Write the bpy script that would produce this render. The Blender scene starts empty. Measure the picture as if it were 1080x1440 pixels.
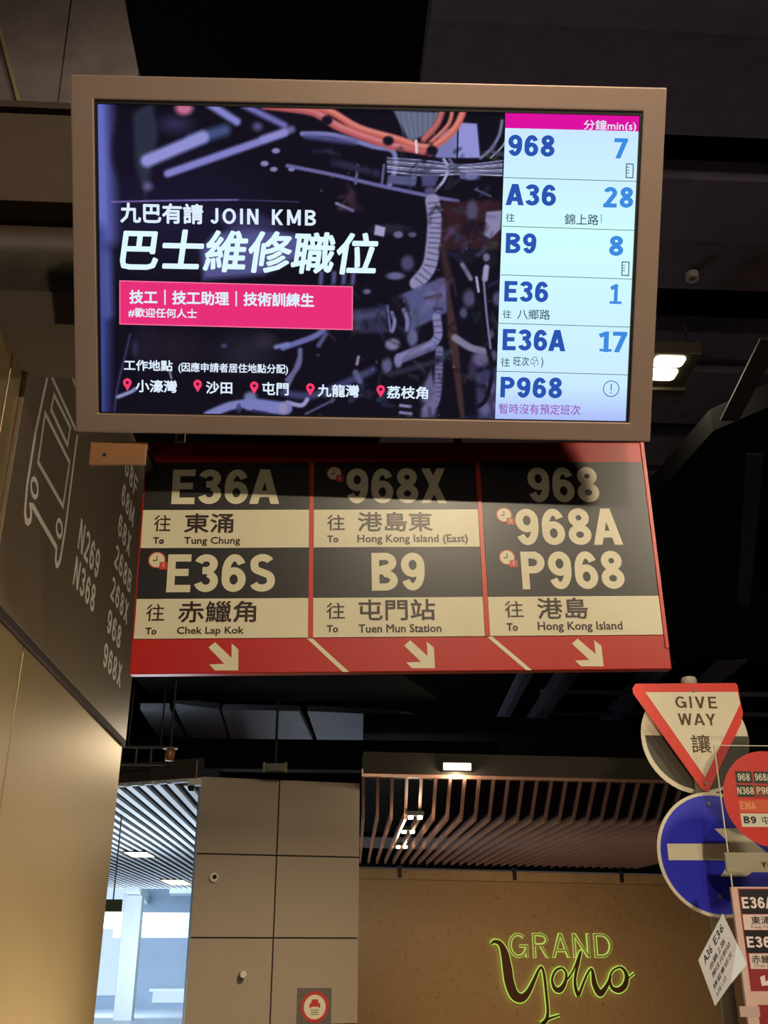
import bpy, bmesh, math, random
import numpy as np
from mathutils import Matrix, Vector
SC = bpy.context.scene
COL = SC.collection
EYE = 1.6                                   # eye height above the floor

# ------------------------------------------------------------------ camera
FPX, CX, CY = 1420.0, 540.0, 720.0
TH, YAW = math.radians(23.5), math.radians(3.3)
F = np.array([math.sin(YAW) * math.cos(TH), math.cos(YAW) * math.cos(TH), math.sin(TH)])
R = np.array([math.cos(YAW), -math.sin(YAW), 0.0])
U = np.cross(R, F)
cam = bpy.data.cameras.new('camera')
cam.sensor_fit = 'VERTICAL'; cam.sensor_height = 36.0; cam.lens = 36.0 * FPX / 1440.0
cam.clip_start = 0.05; cam.clip_end = 200
cam_o = bpy.data.objects.new('camera', cam); COL.objects.link(cam_o)
M = Matrix.Identity(4)
for i in range(3):
    M[i][0], M[i][1], M[i][2] = R[i], U[i], -F[i]
M[2][3] = EYE
cam_o.matrix_world = M
SC.camera = cam_o

# ------------------------------------------------------------------ world, exposure, main lights
w = bpy.data.worlds.new('world'); SC.world = w; w.use_nodes = True
w.node_tree.nodes['Background'].inputs[0].default_value = (1.0, 0.90, 0.92, 1)
w.node_tree.nodes['Background'].inputs[1].default_value = 0.04
SC.view_settings.view_transform = 'Standard'; SC.view_settings.look = 'None'
SC.view_settings.exposure = 0.0; SC.view_settings.gamma = 1.0
SC.view_settings.use_curve_mapping = False

def light(name, kind, loc, target, power, color, size=0.3, size_y=None, angle=None, blend=0.5):
    d = bpy.data.lights.new(name, kind); d.energy = power; d.color = color
    if kind == 'AREA':
        d.shape = 'RECTANGLE'; d.size = size; d.size_y = size_y or size
    else:
        d.shadow_soft_size = size
    if kind == 'SPOT':
        d.spot_size = math.radians(angle or 60); d.spot_blend = blend
    o = bpy.data.objects.new(name, d); COL.objects.link(o); o.location = loc
    v = Vector(target) - Vector(loc)
    o.rotation_euler = v.to_track_quat('-Z', 'Y').to_euler()
    return o
WARM = (1.0, 0.84, 0.60); COOL = (0.74, 0.87, 1.0)
light('key_lamp', 'SPOT', (0.66, -2.4, 4.55), (0.1, 2.2, 2.5), 310, WARM, 0.05, angle=62, blend=0.5)
light('canopy_lamp_right', 'AREA', (3.15, -2.4, 4.65), (0.9, 3.0, 2.1), 30, WARM, 0.8, 0.5).data.spread = math.radians(76)
light('stop_sign_fill', 'AREA', (0.2, -2.2, 2.3), (0.1, 2.2, 2.7), 3.2, WARM, 1.2, 0.8).data.spread = math.radians(100)  # added fill behind the camera, no fitting, lifts the shaded sign lettering
light('left_wall_glint', 'AREA', (-0.42, 6.0, 2.66), (-1.42, 6.0, 2.62), 9, WARM, 1.2, 0.12)  # unseen strip without a fitting, added for the highlight on the left pier
light('left_wall_fill', 'AREA', (-0.1, 3.3, 0.75), (-0.95, 3.3, 1.45), 20, WARM, 1.6, 0.4).data.spread = math.radians(110)  # added fill below the view, brightens the left pier cladding
light('far_pier_fill', 'SPOT', (1.3, 4.4, 4.3), (-0.4, 9.3, -0.9), 850, (1.0, 0.80, 0.56), 0.15, angle=62, blend=1.0)  # added spot with no fixture, brightens the far pier towards its foot
light('stone_wall_fill', 'AREA', (3.2, 10.6, 2.55), (3.5, 16.0, 0.7), 36, (1.0, 0.78, 0.5), 4.5, 0.2).data.spread = math.radians(75)  # added light under the slats, no real fitting, brightens the stone wall
light('road_sign_fill', 'SPOT', (0.6, -0.8, 1.1), (2.1, 5.2, 2.15), 480, WARM, 0.08, angle=24, blend=0.8)  # added low spot for the road signs, not a lamp of the place
light('atrium_daylight', 'AREA', (-4.6, 24.0, 0.6), (-4.2, 22.0, 3.2), 110, COOL, 6.0, 8.0)
light('white_slat_fill', 'AREA', (-3.6, 13.5, 0.3), (-3.2, 12.5, 3.0), 400, COOL, 4.0, 5.0)  # added upward fill below the view, whitens the near slats
light('hall_fill', 'AREA', (-3.6, 23.0, 0.9), (-4.6, 31.0, 2.0), 75, COOL, 3.0, 1.6).data.spread = math.radians(80)  # added fill facing away from the camera, brightens the hall column
light('soffit_fill', 'AREA', (-2.0, 10.0, 3.3), (-2.1, 10.9, 3.95), 5, COOL, 0.8, 0.4)  # added unseen cool fill that lifts the grey soffit panels
light('atrium_glow', 'AREA', (-6.0, 29.0, 2.0), (-5.0, 33.0, 2.2), 200, COOL, 3.0, 3.0)

# ------------------------------------------------------------------ materials
def lin(c):
    return tuple(((v / 255) / 12.92 if v <= 10.3 else ((v / 255 + 0.055) / 1.055) ** 2.4) for v in c)
MATS = {}
def mat(name, rgb, rough=0.6, metal=0.0, emit=0.0, noise=0.0, scale=8.0, rgb2=None, bump=0.0, spec=0.5, stretch=None, lo=0.40, hi=0.68):
    if name in MATS: return MATS[name]
    m = bpy.data.materials.new(name); m.use_nodes = True
    nt = m.node_tree; b = nt.nodes['Principled BSDF']
    c = (*lin(rgb), 1)
    b.inputs['Base Color'].default_value = c
    b.inputs['Roughness'].default_value = rough; b.inputs['Metallic'].default_value = metal
    b.inputs['Specular IOR Level'].default_value = spec
    if emit:
        b.inputs['Base Color'].default_value = (0, 0, 0, 1); b.inputs['Specular IOR Level'].default_value = 0.0
        b.inputs['Emission Color'].default_value = c; b.inputs['Emission Strength'].default_value = emit
    if noise or bump:
        tc = nt.nodes.new('ShaderNodeTexCoord'); n = nt.nodes.new('ShaderNodeTexNoise')
        n.inputs['Scale'].default_value = scale; n.inputs['Detail'].default_value = 6; n.inputs['Roughness'].default_value = 0.65
        mp = nt.nodes.new('ShaderNodeMapping')
        if stretch: mp.inputs['Scale'].default_value = stretch
        nt.links.new(tc.outputs['Object'], mp.inputs[0]); nt.links.new(mp.outputs[0], n.inputs['Vector'])
        if noise:
            r = nt.nodes.new('ShaderNodeMixRGB')
            r.inputs[1].default_value = c
            c2 = (*lin(rgb2), 1) if rgb2 else tuple(v * 0.45 for v in c[:3]) + (1,)
            r.inputs[2].default_value = c2
            mr = nt.nodes.new('ShaderNodeMapRange'); mr.inputs[1].default_value = lo; mr.inputs[2].default_value = hi
            mr.inputs[4].default_value = noise
            nt.links.new(n.outputs[0], mr.inputs[0]); nt.links.new(mr.outputs[0], r.inputs[0])
            nt.links.new(r.outputs[0], b.inputs['Base Color'])
        if bump:
            bp = nt.nodes.new('ShaderNodeBump'); bp.inputs['Strength'].default_value = bump; bp.inputs['Distance'].default_value = 0.01
            nt.links.new(n.outputs[0], bp.inputs['Height']); nt.links.new(bp.outputs[0], b.inputs['Normal'])
    MATS[name] = m
    return m
# sign vinyls share one satin finish
def vinyl(name, rgb, rough=0.31): return mat(name, rgb, rough, noise=0.12, scale=5)
CREAM = vinyl('cream_vinyl', (226, 216, 184)); RED = vinyl('red_vinyl', (190, 30, 24)); BLACK = vinyl('black_vinyl', (34, 31, 32), 0.31)
DARKTXT = vinyl('brown_black_print', (48, 26, 16)); REDBOX = vinyl('symbol_red', (205, 70, 50))
FRAME = mat('champagne_metal', (172, 146, 134), 0.40, 0.35, noise=0.25, scale=2.5, rgb2=(146, 118, 98), bump=0.02)
BLACKM = mat('black_plastic', (14, 13, 15), 0.5)
STEEL = mat('dull_steel', (120, 112, 100), 0.4, 0.8, noise=0.2)
CLAD = mat('satin_bronze_cladding', (172, 150, 112), 0.40, 0.55, noise=0.22, scale=1.6, rgb2=(150, 128, 92))
PLATE = mat('brushed_brown_plate', (126, 110, 90), 0.42, 0.25, noise=0.3, scale=2.0, rgb2=(108, 92, 74))
JOINT = mat('dark_joint', (46, 36, 36), 0.7)
WHITEPR = mat('pale_grey_print', (240, 232, 220), 0.5, noise=0.1)

# ------------------------------------------------------------------ pixel rays to world planes
def ray(px, py):
    return F + R * ((px - CX) / FPX) + U * ((CY - py) / FPX)
OFF = np.array([0, 0, EYE])
def at_y(px, py, y): d = ray(px, py); return d * (y / d[1]) + OFF
def at_z(px, py, z): d = ray(px, py); return d * (z / d[2]) + OFF     # z above eye
def at_x(px, py, x): d = ray(px, py); return d * (x / d[0]) + OFF

class Frame:
    """a local plane: x to the right, z up, the face looks along -y"""
    def __init__(s, loc, rz=0.0, rx=0.0, ry=0.0):
        s.M = Matrix.Translation(Vector(loc)) @ Matrix.Rotation(rz, 4, 'Z') @ Matrix.Rotation(rx, 4, 'X') @ Matrix.Rotation(ry, 4, 'Y')
        s.A = np.array([[s.M[i][j] for j in range(3)] for i in range(3)]); s.o = np.array(loc, float)
    def on(s, px, py, y=0.0):
        d = ray(px, py); n = s.A[:, 1]; p = s.o + n * y
        t = ((p - OFF) @ n) / (d @ n)
        l = s.A.T @ (d * t + OFF - s.o)
        return (l[0], l[2])
    def pts(s, L, y=0.0): return [s.on(a, b, y) for a, b in L]
    def loc(s, P): return s.A.T @ (np.array(P) - s.o)

# ------------------------------------------------------------------ mesh building
class MB:
    def __init__(s): s.v = []; s.f = []
    def poly(s, pts, y0, y1=None):
        """prism of a 2D outline (x, z) from front y0 to back y1; a flat print when y1 is None"""
        a = sum(pts[i][0] * pts[(i + 1) % len(pts)][1] - pts[(i + 1) % len(pts)][0] * pts[i][1] for i in range(len(pts)))
        if a < 0: pts = pts[::-1]
        n = len(s.v); k = len(pts)
        s.v += [(p[0], y0, p[1]) for p in pts]; s.f.append(list(range(n, n + k)))
        if y1 is not None:
            s.v += [(p[0], y1, p[1]) for p in pts]; s.f.append([n + k + i for i in range(k)][::-1])
            for i in range(k):
                j = (i + 1) % k; s.f.append([n + j, n + i, n + k + i, n + k + j])
        return s
    def box(s, x0, x1, y0, y1, z0, z1):
        return s.poly([(x0, z0), (x1, z0), (x1, z1), (x0, z1)], y0, y1)
    def ring(s, outer, inner, y0, y1=None):
        n = len(s.v); k = len(outer)
        s.v += [(p[0], y0, p[1]) for p in outer] + [(p[0], y0, p[1]) for p in inner]
        for i in range(k):
            j = (i + 1) % k; s.f.append([n + i, n + j, n + k + j, n + k + i])
        if y1 is not None:
            m = len(s.v)
            s.v += [(p[0], y1, p[1]) for p in outer] + [(p[0], y1, p[1]) for p in inner]
            for i in range(k):
                j = (i + 1) % k
                s.f.append([m + j, m + i, m + k + i, m + k + j]); s.f.append([n + j, n + i, m + i, m + j])
                s.f.append([n + k + i, n + k + j, m + k + j, m + k + i])
        return s
    def stroke(s, P, t, y, y1=None, closed=False):
        """a polyline of constant or varying width t lying in the plane"""
        P = [np.array(p, float) for p in P]; k = len(P)
        T = t if hasattr(t, '__len__') else [t] * k
        L = []; Rr = []
        for i in range(k):
            a = P[i - 1] if (i or closed) else None; b = P[(i + 1) % k] if (i < k - 1 or closed) else None
            def nrm(u):
                l = math.hypot(*u) or 1; return np.array([-u[1], u[0]]) / l
            if a is None: n = nrm(b - P[i]); m = 1
            elif b is None: n = nrm(P[i] - a); m = 1
            else:
                n1, n2 = nrm(P[i] - a), nrm(b - P[i]); n = n1 + n2; l = math.hypot(*n)
                if l < 0.3: n = n1; m = 1
                else: n = n / l; m = min(1.6, 1 / max(0.5, float(n @ n1)))
            L.append(P[i] + n * T[i] * m / 2); Rr.append(P[i] - n * T[i] * m / 2)
        if closed: return s.ring([tuple(p) for p in Rr], [tuple(p) for p in L], y, y1)
        for i in range(k - 1):
            q = [Rr[i], Rr[i + 1], L[i + 1], L[i]]
            if y1 is None:
                n = len(s.v); s.v += [(p[0], y, p[1]) for p in q]; s.f.append([n, n + 1, n + 2, n + 3])
        if y1 is not None: s.poly([tuple(p) for p in Rr] + [tuple(p) for p in L[::-1]], y, y1)
        return s
    def tube(s, P, r, n=10):
        P = [Vector(p) for p in P]; base = len(s.v)
        for i, p in enumerate(P):
            d = (P[min(i + 1, len(P) - 1)] - P[max(i - 1, 0)]).normalized()
            a = d.orthogonal().normalized() if i == 0 else (a - d * a.dot(d)).normalized()
            b = d.cross(a); rr = r[i] if hasattr(r, '__len__') else r
            for j in range(n):
                q = p + (a * math.cos(j * 2 * math.pi / n) + b * math.sin(j * 2 * math.pi / n)) * rr
                s.v.append(tuple(q))
        for i in range(len(P) - 1):
            for j in range(n):
                k = (j + 1) % n; o = base + i * n
                s.f.append([o + j, o + k, o + n + k, o + n + j])
        s.f.append([base + j for j in range(n)][::-1]); s.f.append([base + (len(P) - 1) * n + j for j in range(n)])
        return s
    def hull8(s, q0, q1):
        """a solid between two matching quads of world points"""
        n = len(s.v); s.v += [tuple(p) for p in q0] + [tuple(p) for p in q1]
        s.f += [[n, n + 1, n + 2, n + 3], [n + 7, n + 6, n + 5, n + 4]]
        for i in range(4):
            j = (i + 1) % 4; s.f.append([n + i, n + 4 + i, n + 4 + j, n + j])
        return s
    def build(s, name, m, parent=None, bevel=0.0, smooth=False):
        me = bpy.data.meshes.new(name); me.from_pydata([tuple(map(float, v)) for v in s.v], [], s.f)
        if bevel:
            bm = bmesh.new(); bm.from_mesh(me)
            bmesh.ops.recalc_face_normals(bm, faces=bm.faces[:])
            es = [e for e in bm.edges if len(e.link_faces) == 2 and e.calc_face_angle(0) > 0.5]
            bmesh.ops.bevel(bm, geom=es, offset=bevel, segments=2, profile=0.6, affect='EDGES'); bm.to_mesh(me); bm.free()
        if smooth:
            me.polygons.foreach_set('use_smooth', [True] * len(me.polygons))
        me.materials.append(m); me.update()
        o = bpy.data.objects.new(name, me); COL.objects.link(o)
        if parent: o.parent = parent
        return o
def tag(o, label=None, cat=None, group=None, kind=None):
    for k, v in (('label', label), ('category', cat), ('group', group), ('kind', kind)):
        if v: o[k] = v
    return o
def root(name, frame_or_loc, label=None, cat=None, group=None, kind=None):
    o = bpy.data.objects.new(name, None); COL.objects.link(o); o.empty_display_size = 0.1
    if isinstance(frame_or_loc, Frame): o.matrix_world = frame_or_loc.M
    else: o.location = frame_or_loc
    return tag(o, label, cat, group, kind)
def circ(cx, cz, r, n=32, rz=None, a0=0.0, a1=2 * math.pi):
    full = abs(a1 - a0 - 2 * math.pi) < 1e-6
    k = n if full else n + 1
    return [(cx + r * math.cos(a0 + (a1 - a0) * i / n), cz + (rz or r) * math.sin(a0 + (a1 - a0) * i / n)) for i in range(k)]
def rrect(x0, x1, z0, z1, r, n=5):
    P = []
    for cx, cz, a in ((x1 - r, z1 - r, 0), (x0 + r, z1 - r, 90), (x0 + r, z0 + r, 180), (x1 - r, z0 + r, 270)):
        P += [(cx + r * math.cos(math.radians(a + 90 * i / n)), cz + r * math.sin(math.radians(a + 90 * i / n))) for i in range(n + 1)]
    return P

# ------------------------------------------------------------------ stroke alphabet (cap height 1)
def arc(cx, cz, rx, rz, d0, d1, n=14):
    return [(cx + rx * math.cos(math.radians(d0 + (d1 - d0) * i / n)), cz + rz * math.sin(math.radians(d0 + (d1 - d0) * i / n))) for i in range(n + 1)]
def glyph(c, t):
    """returns (width, strokes, polygons) with stroke thickness t"""
    h = t / 2; S = []; Pg = []
    def hs(x0, z0, x1, z1, wd):                    # slanted bar cut level at both ends
        Pg.append([(x0 - wd / 2, z0), (x0 + wd / 2, z0), (x1 + wd / 2, z1), (x1 - wd / 2, z1)])
    W = 0.58
    if c in '0': S.append(('c', arc(W / 2, .5, W / 2 - h, .5 - h, 0, 360, 28)[:-1]))
    elif c == 'O': W = .78; S.append(('c', arc(W / 2, .5, W / 2 - h, .5 - h, 0, 360, 28)[:-1]))
    elif c == '1': W = .42; S += [[(W - h - .04, 0), (W - h - .04, 1)], [(W - h - .04, 1 - h), (0.0, .78)]]
    elif c == '2': S += [arc(W / 2, .71, W / 2 - h, .29 - h, 165, -25, 14) + [(h + .02, h)], [(0, h), (W, h)]]
    elif c == '3': S += [arc(W / 2 - .01, .735, W / 2 - h - .01, .265 - h, 165, -90, 16) + [(W * .34, .47 + h)], arc(W / 2, .29, W / 2 - h, .29 - h, 80, -165, 16)]
    elif c == '6': S += [('c', arc(W / 2, .325, W / 2 - h, .325 - h, 0, 360, 24)[:-1]), arc(W / 2 + .01, .5, W / 2 - h + .01, .5 - h, 35, 180, 16) + [(h, .325)]]
    elif c == '9': S += [('c', arc(W / 2, .675, W / 2 - h, .325 - h, 0, 360, 24)[:-1]), arc(W / 2 - .01, .5, W / 2 - h + .01, .5 - h, 215, 360, 16) + [(W - h, .675)]]
    elif c == '8': S += [('c', arc(W / 2, .745, W / 2 - h - .025, .255 - h + .01, 0, 360, 22)[:-1]), ('c', arc(W / 2, .28, W / 2 - h, .28 - h, 0, 360, 24)[:-1])]
    elif c == '7': S += [[(0, 1 - h), (W, 1 - h)]]; hs(W * .30, 0, W - h * 1.1, 1 - t * .6, t * 1.08)
    elif c == '5': S += [[(.10, 1 - h), (W - .02, 1 - h)], [(.10, 1), (.07, .5)], [(.07, .53)] + arc(W / 2, .325, W / 2 - h, .325 - h, 125, -160, 18)]
    elif c == 'A': W = .74; hs(h * 1.1, 0, W / 2 - h * .15, 1, t * 1.12); hs(W - h * 1.1, 0, W / 2 + h * .15, 1, t * 1.12); S.append([(W * .24, .29), (W * .76, .29)])
    elif c == 'B': W = .64; S += [[(h, 0), (h, 1)], [(h, 1 - h), (W * .5, 1 - h)] + arc(W * .52, .745, W * .44 - h, .255 - h, 90, -90, 10) + [(h, .5)], [(h, .5 + h * .2), (W * .5, .5 + h * .2)] + arc(W * .52, .27, W * .48 - h, .27 - h, 80, -90, 10) + [(h, h)]]
    elif c == 'E': W = .56; S += [[(h, 0), (h, 1)], [(h, 1 - h), (W, 1 - h)], [(h, .52), (W - .05, .52)], [(h, h), (W + .01, h)]]
    elif c == 'F': W = .54; S += [[(h, 0), (h, 1)], [(h, 1 - h), (W, 1 - h)], [(h, .52), (W - .05, .52)]]
    elif c == 'P': W = .60; S += [[(h, 0), (h, 1)], [(h, 1 - h), (W * .5, 1 - h)] + arc(W * .5, .71, W * .5 - h, .29 - h, 90, -90, 12) + [(h, .42 + h)]]
    elif c == 'R': W = .64; S += [[(h, 0), (h, 1)], [(h, 1 - h), (W * .5, 1 - h)] + arc(W * .5, .73, W * .48 - h, .27 - h, 90, -90, 12) + [(h, .46 + h)]]; hs(W - h, 0, W * .5, .48, t * 1.1)
    elif c == 'S': W = .62; S.append(arc(W / 2, .74, W / 2 - h - .015, .26 - h, 25, 180, 12) + arc(W * .40, .70, W * .40 - h - .015, .17 - h * .2, 205, 250, 4) + arc(W * .60, .31, W * .40 - h, .18 - h * .2, 70, 20, 4) + arc(W / 2, .27, W / 2 - h, .27 - h, 0, -160, 12))
    elif c == 'X': W = .66; hs(h * 1.1, 0, W - h * 1.1 - .02, 1, t * 1.2); hs(W - h * 1.1, 0, h * 1.1 + .02, 1, t * 1.2)
    elif c == 'N': W = .66; S += [[(h, 0), (h, 1)], [(W - h, 0), (W - h, 1)]]; hs(W - h * 1.1, 0, h * 1.1, 1, t * 1.1)
    elif c == 'M': W = .80; S += [[(h, 0), (h, 1)], [(W - h, 0), (W - h, 1)]]; hs(W / 2, .12, h * 1.1, 1, t); hs(W / 2, .12, W - h * 1.1, 1, t)
    elif c == 'G': W = .74; S += [arc(W / 2, .5, W / 2 - h, .5 - h, 45, 335, 24), [(W - h, .02), (W - h, .5)], [(W * .55, .47), (W, .47)]]
    elif c == 'D': W = .66; S += [[(h, 0), (h, 1)], [(h, 1 - h), (W * .42, 1 - h)] + arc(W * .42, .5, W * .58 - h, .5 - h, 88, -88, 16) + [(W * .42, h), (h, h)]]
    elif c == 'I': W = t; S.append([(h, 0), (h, 1)])
    elif c == 'J': W = .46; S.append([(W - h, 1), (W - h, .28)] + arc(W / 2, .28, W / 2 - h, .28 - h, -10, -170, 10))
    elif c == 'K': W = .64; S.append([(h, 0), (h, 1)]); hs(h * 1.3, .38, W - h, 1, t * 1.2); hs(W - h, 0, W * .34, .55, t * 1.2)
    elif c == 'V': W = .68; hs(W / 2, 0, h * 1.1, 1, t * 1.1); hs(W / 2, 0, W - h * 1.1, 1, t * 1.1)
    elif c == 'W': W = .96
    elif c == 'Y': W = .66; S.append([(W / 2, 0), (W / 2, .45)]); hs(W / 2, .40, h * 1.1, 1, t * 1.15); hs(W / 2, .40, W - h * 1.1, 1, t * 1.15)
    elif c == ' ': W = .30
    if c == 'W':
        hs(W * .27, 0, h * 1.1, 1, t * 1.05); hs(W * .27, 0, W / 2, 1, t * 1.05); hs(W * .73, 0, W / 2, 1, t * 1.05); hs(W * .73, 0, W - h * 1.1, 1, t * 1.05)
    return W, S, Pg
def strokes(mb, text, x0, x1, z0, z1, y, t=0.2, gap=0.09, shear=0.0, depth=None):
    """letters fitted between x0..x1 and z0..z1"""
    items = []; X = 0.0
    for c in text:
        W, S, Pg = glyph(c, t); k_ = .5 * gap if c == 'A' and items else 0
        X -= k_; items.append((X, S, Pg)); X += W + gap * (.45 if c == 'A' else 1)
    X = X - gap * (.45 if text[-1] == 'A' else 1); sx = (x1 - x0) / X; sz = (z1 - z0); k = 0
    for ox, S, Pg in items:
        for st in S:
            closed = isinstance(st, tuple); P = st[1] if closed else st
            tmp = MB(); tmp.stroke(P, t, 0, closed=closed)
            n = len(mb.v)
            for v in tmp.v: mb.v.append((x0 + (v[0] + ox + shear * v[2]) * sx, y - k * 2e-5, z0 + v[2] * sz))
            mb.f += [[n + i for i in f] for f in tmp.f]; k += 1
        for P in Pg:
            mb.poly([(x0 + (p[0] + ox + shear * p[1]) * sx, z0 + p[1] * sz) for p in P], y - k * 2e-5); k += 1
    return mb

# ------------------------------------------------------------------ typeset lettering (built-in font)
def typeset(mb, text, x0, x1, z0, z1, y, bold=0.0, shear=0.0, n=6):
    c = bpy.data.curves.new('lettering', 'FONT'); c.body = text; c.size = 1; c.dimensions = '2D'; c.fill_mode = 'BOTH'
    c.resolution_u = 2; c.shear = shear
    o = bpy.data.objects.new('lettering', c); COL.objects.link(o)
    dg = bpy.context.evaluated_depsgraph_get(); dg.update()
    me = bpy.data.meshes.new_from_object(o.evaluated_get(dg))
    V = np.zeros(len(me.vertices) * 3); me.vertices.foreach_get('co', V); V = V.reshape(-1, 3)
    Fc = [list(p.vertices) for p in me.polygons]
    bpy.data.objects.remove(o); bpy.data.curves.remove(c); bpy.data.meshes.remove(me)
    lo, hi = V.min(0), V.max(0)
    hx = (z1 - z0) / max(1e-6, hi[1] - lo[1])
    sx = (x1 - x0) / max(1e-6, hi[0] - lo[0]); sz = hx; b = bold * abs(hx)
    sx = (x1 - x0 - 2 * b * (1 if x1 > x0 else -1)) / (hi[0] - lo[0]); sz = (z1 - z0 - 2 * b) / (hi[1] - lo[1])
    sg = 1 if x1 > x0 else -1
    X = x0 + sg * b + (V[:, 0] - lo[0]) * sx; Z = z0 + b + (V[:, 1] - lo[1]) * sz
    offs = [(0, 0)] + ([(b * math.cos(2 * math.pi * i / n + .5), b * math.sin(2 * math.pi * i / n + .5)) for i in range(n)] if bold else [])
    for k, (dx, dz) in enumerate(offs):
        m = len(mb.v); mb.v += [(a + dx, y - k * 1.5e-5, q + dz) for a, q in zip(X, Z)]; mb.f += [[m + i for i in f] for f in Fc]
    return mb
def bbox(fr, px0, py0, px1, py1, y=0.0):
    ym, xm = (py0 + py1) / 2, (px0 + px1) / 2
    return fr.on(px0, ym, y)[0], fr.on(px1, ym, y)[0], fr.on(xm, py1, y)[1], fr.on(xm, py0, y)[1]
def cut(fr, mb, text, px, y, **k): x0, x1, z0, z1 = bbox(fr, *px); return strokes(mb, text, x0, x1, z0, z1, y, **k)
def typ(fr, mb, text, px, y, **k): x0, x1, z0, z1 = bbox(fr, *px); return typeset(mb, text, x0, x1, z0, z1, y, **k)

# =================================================================== STRUCTURE
# ---- floor
floor = MB().box(-9, 11, -6, 34, -0.2, 0.0).build('floor', mat('grey_paving', (92, 86, 78), 0.7, noise=0.5, scale=3, bump=0.2)); tag(floor, kind='structure')

# ---- left clad pier with its joints
WX = -0.85
wl = root('wall_left', (0, 0, 0), kind='structure')
zb = at_x(0, 860, WX)[2]                              # underside of the route plate
Y0, Y1 = 2.215, 4.33
ZB = at_y(50, 455, 2.2)[2]
MB().box(-3.2, WX - 0.03, Y0 + 0.02, 2.47, 0, ZB).build('core', JOINT, wl); MB().box(-3.2, WX - 0.03, 2.474, Y1 - 0.03, 0, 3.6).build('core', JOINT, wl)
jy = at_x(35, 900, WX)[1]
for (a, b, z0, z1) in ((Y0, 2.335, zb + .004, ZB), (2.345, 2.472, zb + .004, ZB), (Y0, jy - .005, 0.0, zb - .022), (jy + .005, Y1, 0.0, zb - .022), (2.48, Y1, zb + .004, 3.6)):
    MB().box(WX - 0.03, WX, a, b, z0, z1).build('cladding_panel', CLAD, wl, bevel=0.002)
MB().box(-3.2, WX - 0.003, Y1 - .03, Y1, 0, 3.6).build('cladding_panel', CLAD, wl)

# ---- beam on the left, above and behind the screen
bm_ = root('trim_1', (0, 0, 0), kind='structure')
BR = mat('painted_brown_beam', (82, 66, 52), 0.7, noise=0.5, scale=4, rgb2=(64, 52, 44), bump=0.1)
BY = 2.2
def bz(py): return at_y(50, py, BY)[2]
MB().box(-5, 0.62, BY, BY + .265, bz(283), bz(160)).build('beam_web', BR, bm_, bevel=0.004)
MB().box(-5, 0.62, BY - .015, BY + .32, bz(157), bz(148)).build('beam_flange', mat('dark_red_brown_flange', (70, 54, 50), 0.7, noise=0.3), bm_)
MB().tube([(-5, BY + .12, bz(318)), (0.62, BY + .12, bz(318))], .075, 20).build('pipe', mat('dark_pipe', (62, 46, 36), .6, noise=.3), bm_, smooth=True)
MB().box(-5, 0.62, BY + .03, BY + .265, bz(408), bz(346)).build('beam_soffit', mat('rough_fire_coating', (62, 54, 44), 0.9, noise=0.8, scale=14, bump=0.6), bm_)
MB().box(-5, 0.62, BY, BY + .265, bz(455), bz(409)).build('beam_soffit', BR, bm_, bevel=.003)

MB().box(-5, 0.62, BY + .21, BY + .262, bz(420), bz(156)).build('beam_core', JOINT, bm_)
# ---- concrete upstand over the beam
CON = mat('dim_concrete', (158, 142, 142), 0.9, noise=0.5, scale=7, bump=0.3)
cu = root('wall_upper', (0, 0, 0), kind='structure')
fc = Frame((0, 2.9, EYE))
P = fc.pts([(-160, 170), (-160, -160), (98 + 20, -160), (77, 170)]); MB().poly(P, 0, .2).build('concrete_panel', CON, cu).matrix_world = fc.M
P = fc.pts([(79, 170), (122, -160), (150, -160), (170, -20), (186, 55), (194, 100), (194, 170)]); o = MB().poly(P, 0, .2).build('concrete_panel', CON, cu); o.matrix_world = fc.M

# ---- dark canopy ceiling: panels with open black joints
DECK = mat('dark_painted_deck', (108, 98, 118), 0.85, noise=0.6, scale=9, rgb2=(84, 74, 92), bump=0.3)
VOID = mat('black_void', (5, 5, 6), 0.95, spec=.1)
ce = root('ceiling', (0, 0, 0), kind='structure')
CZ = 3.4 + EYE
def cy(py): return at_z(1000, py, 3.4)[1]
for a, b, z in ((-60, 47, 0), (49, 199, 0.03), (253, 341, 0), (345, 412, .02), (478, 520, .05), (524, 560, 0), (566, 604, .04), (622, 660, .02), (668, 720, 0)):
    MB().box(0.35, 6.5, cy(b), cy(a), CZ + z, CZ + .12 + z).build('ceiling_panel', DECK, ce, bevel=.004)
MB().box(-9, 11, -6, 34, CZ + .3, CZ + .45).build('upper_slab', VOID, ce)
for px, py0, px2, py2, wdt in ((742, 952, 690, 1052, .09), (806, 945, 742, 1037, .16), (929, 945, 844, 1037, .14), (1020, 950, 960, 1000, .1)):
    a = at_z(px, py0, 3.0); b = at_z(px2, py2, 3.0); a = a + (a - b) * 0.35
    MB().hull8([(a[0] - wdt / 2, a[1], a[2]), (a[0] + wdt / 2, a[1], a[2]), (b[0] + wdt / 2, b[1], a[2]), (b[0] - wdt / 2, b[1], a[2])],
               [(a[0] - wdt / 2, a[1], a[2] + .2), (a[0] + wdt / 2, a[1], a[2] + .2), (b[0] + wdt / 2, b[1], a[2] + .2), (b[0] - wdt / 2, b[1], a[2] + .2)]).build('ceiling_beam', DECK, ce)
for py in (975, 1004, 1031):
    y = at_z(800, py, 3.05)[1]
    MB().box(at_z(760, py, 3.05)[0], 9, y, y + .06, 3.05 + EYE, 3.10 + EYE).build('ceiling_rail', DECK, ce)
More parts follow.
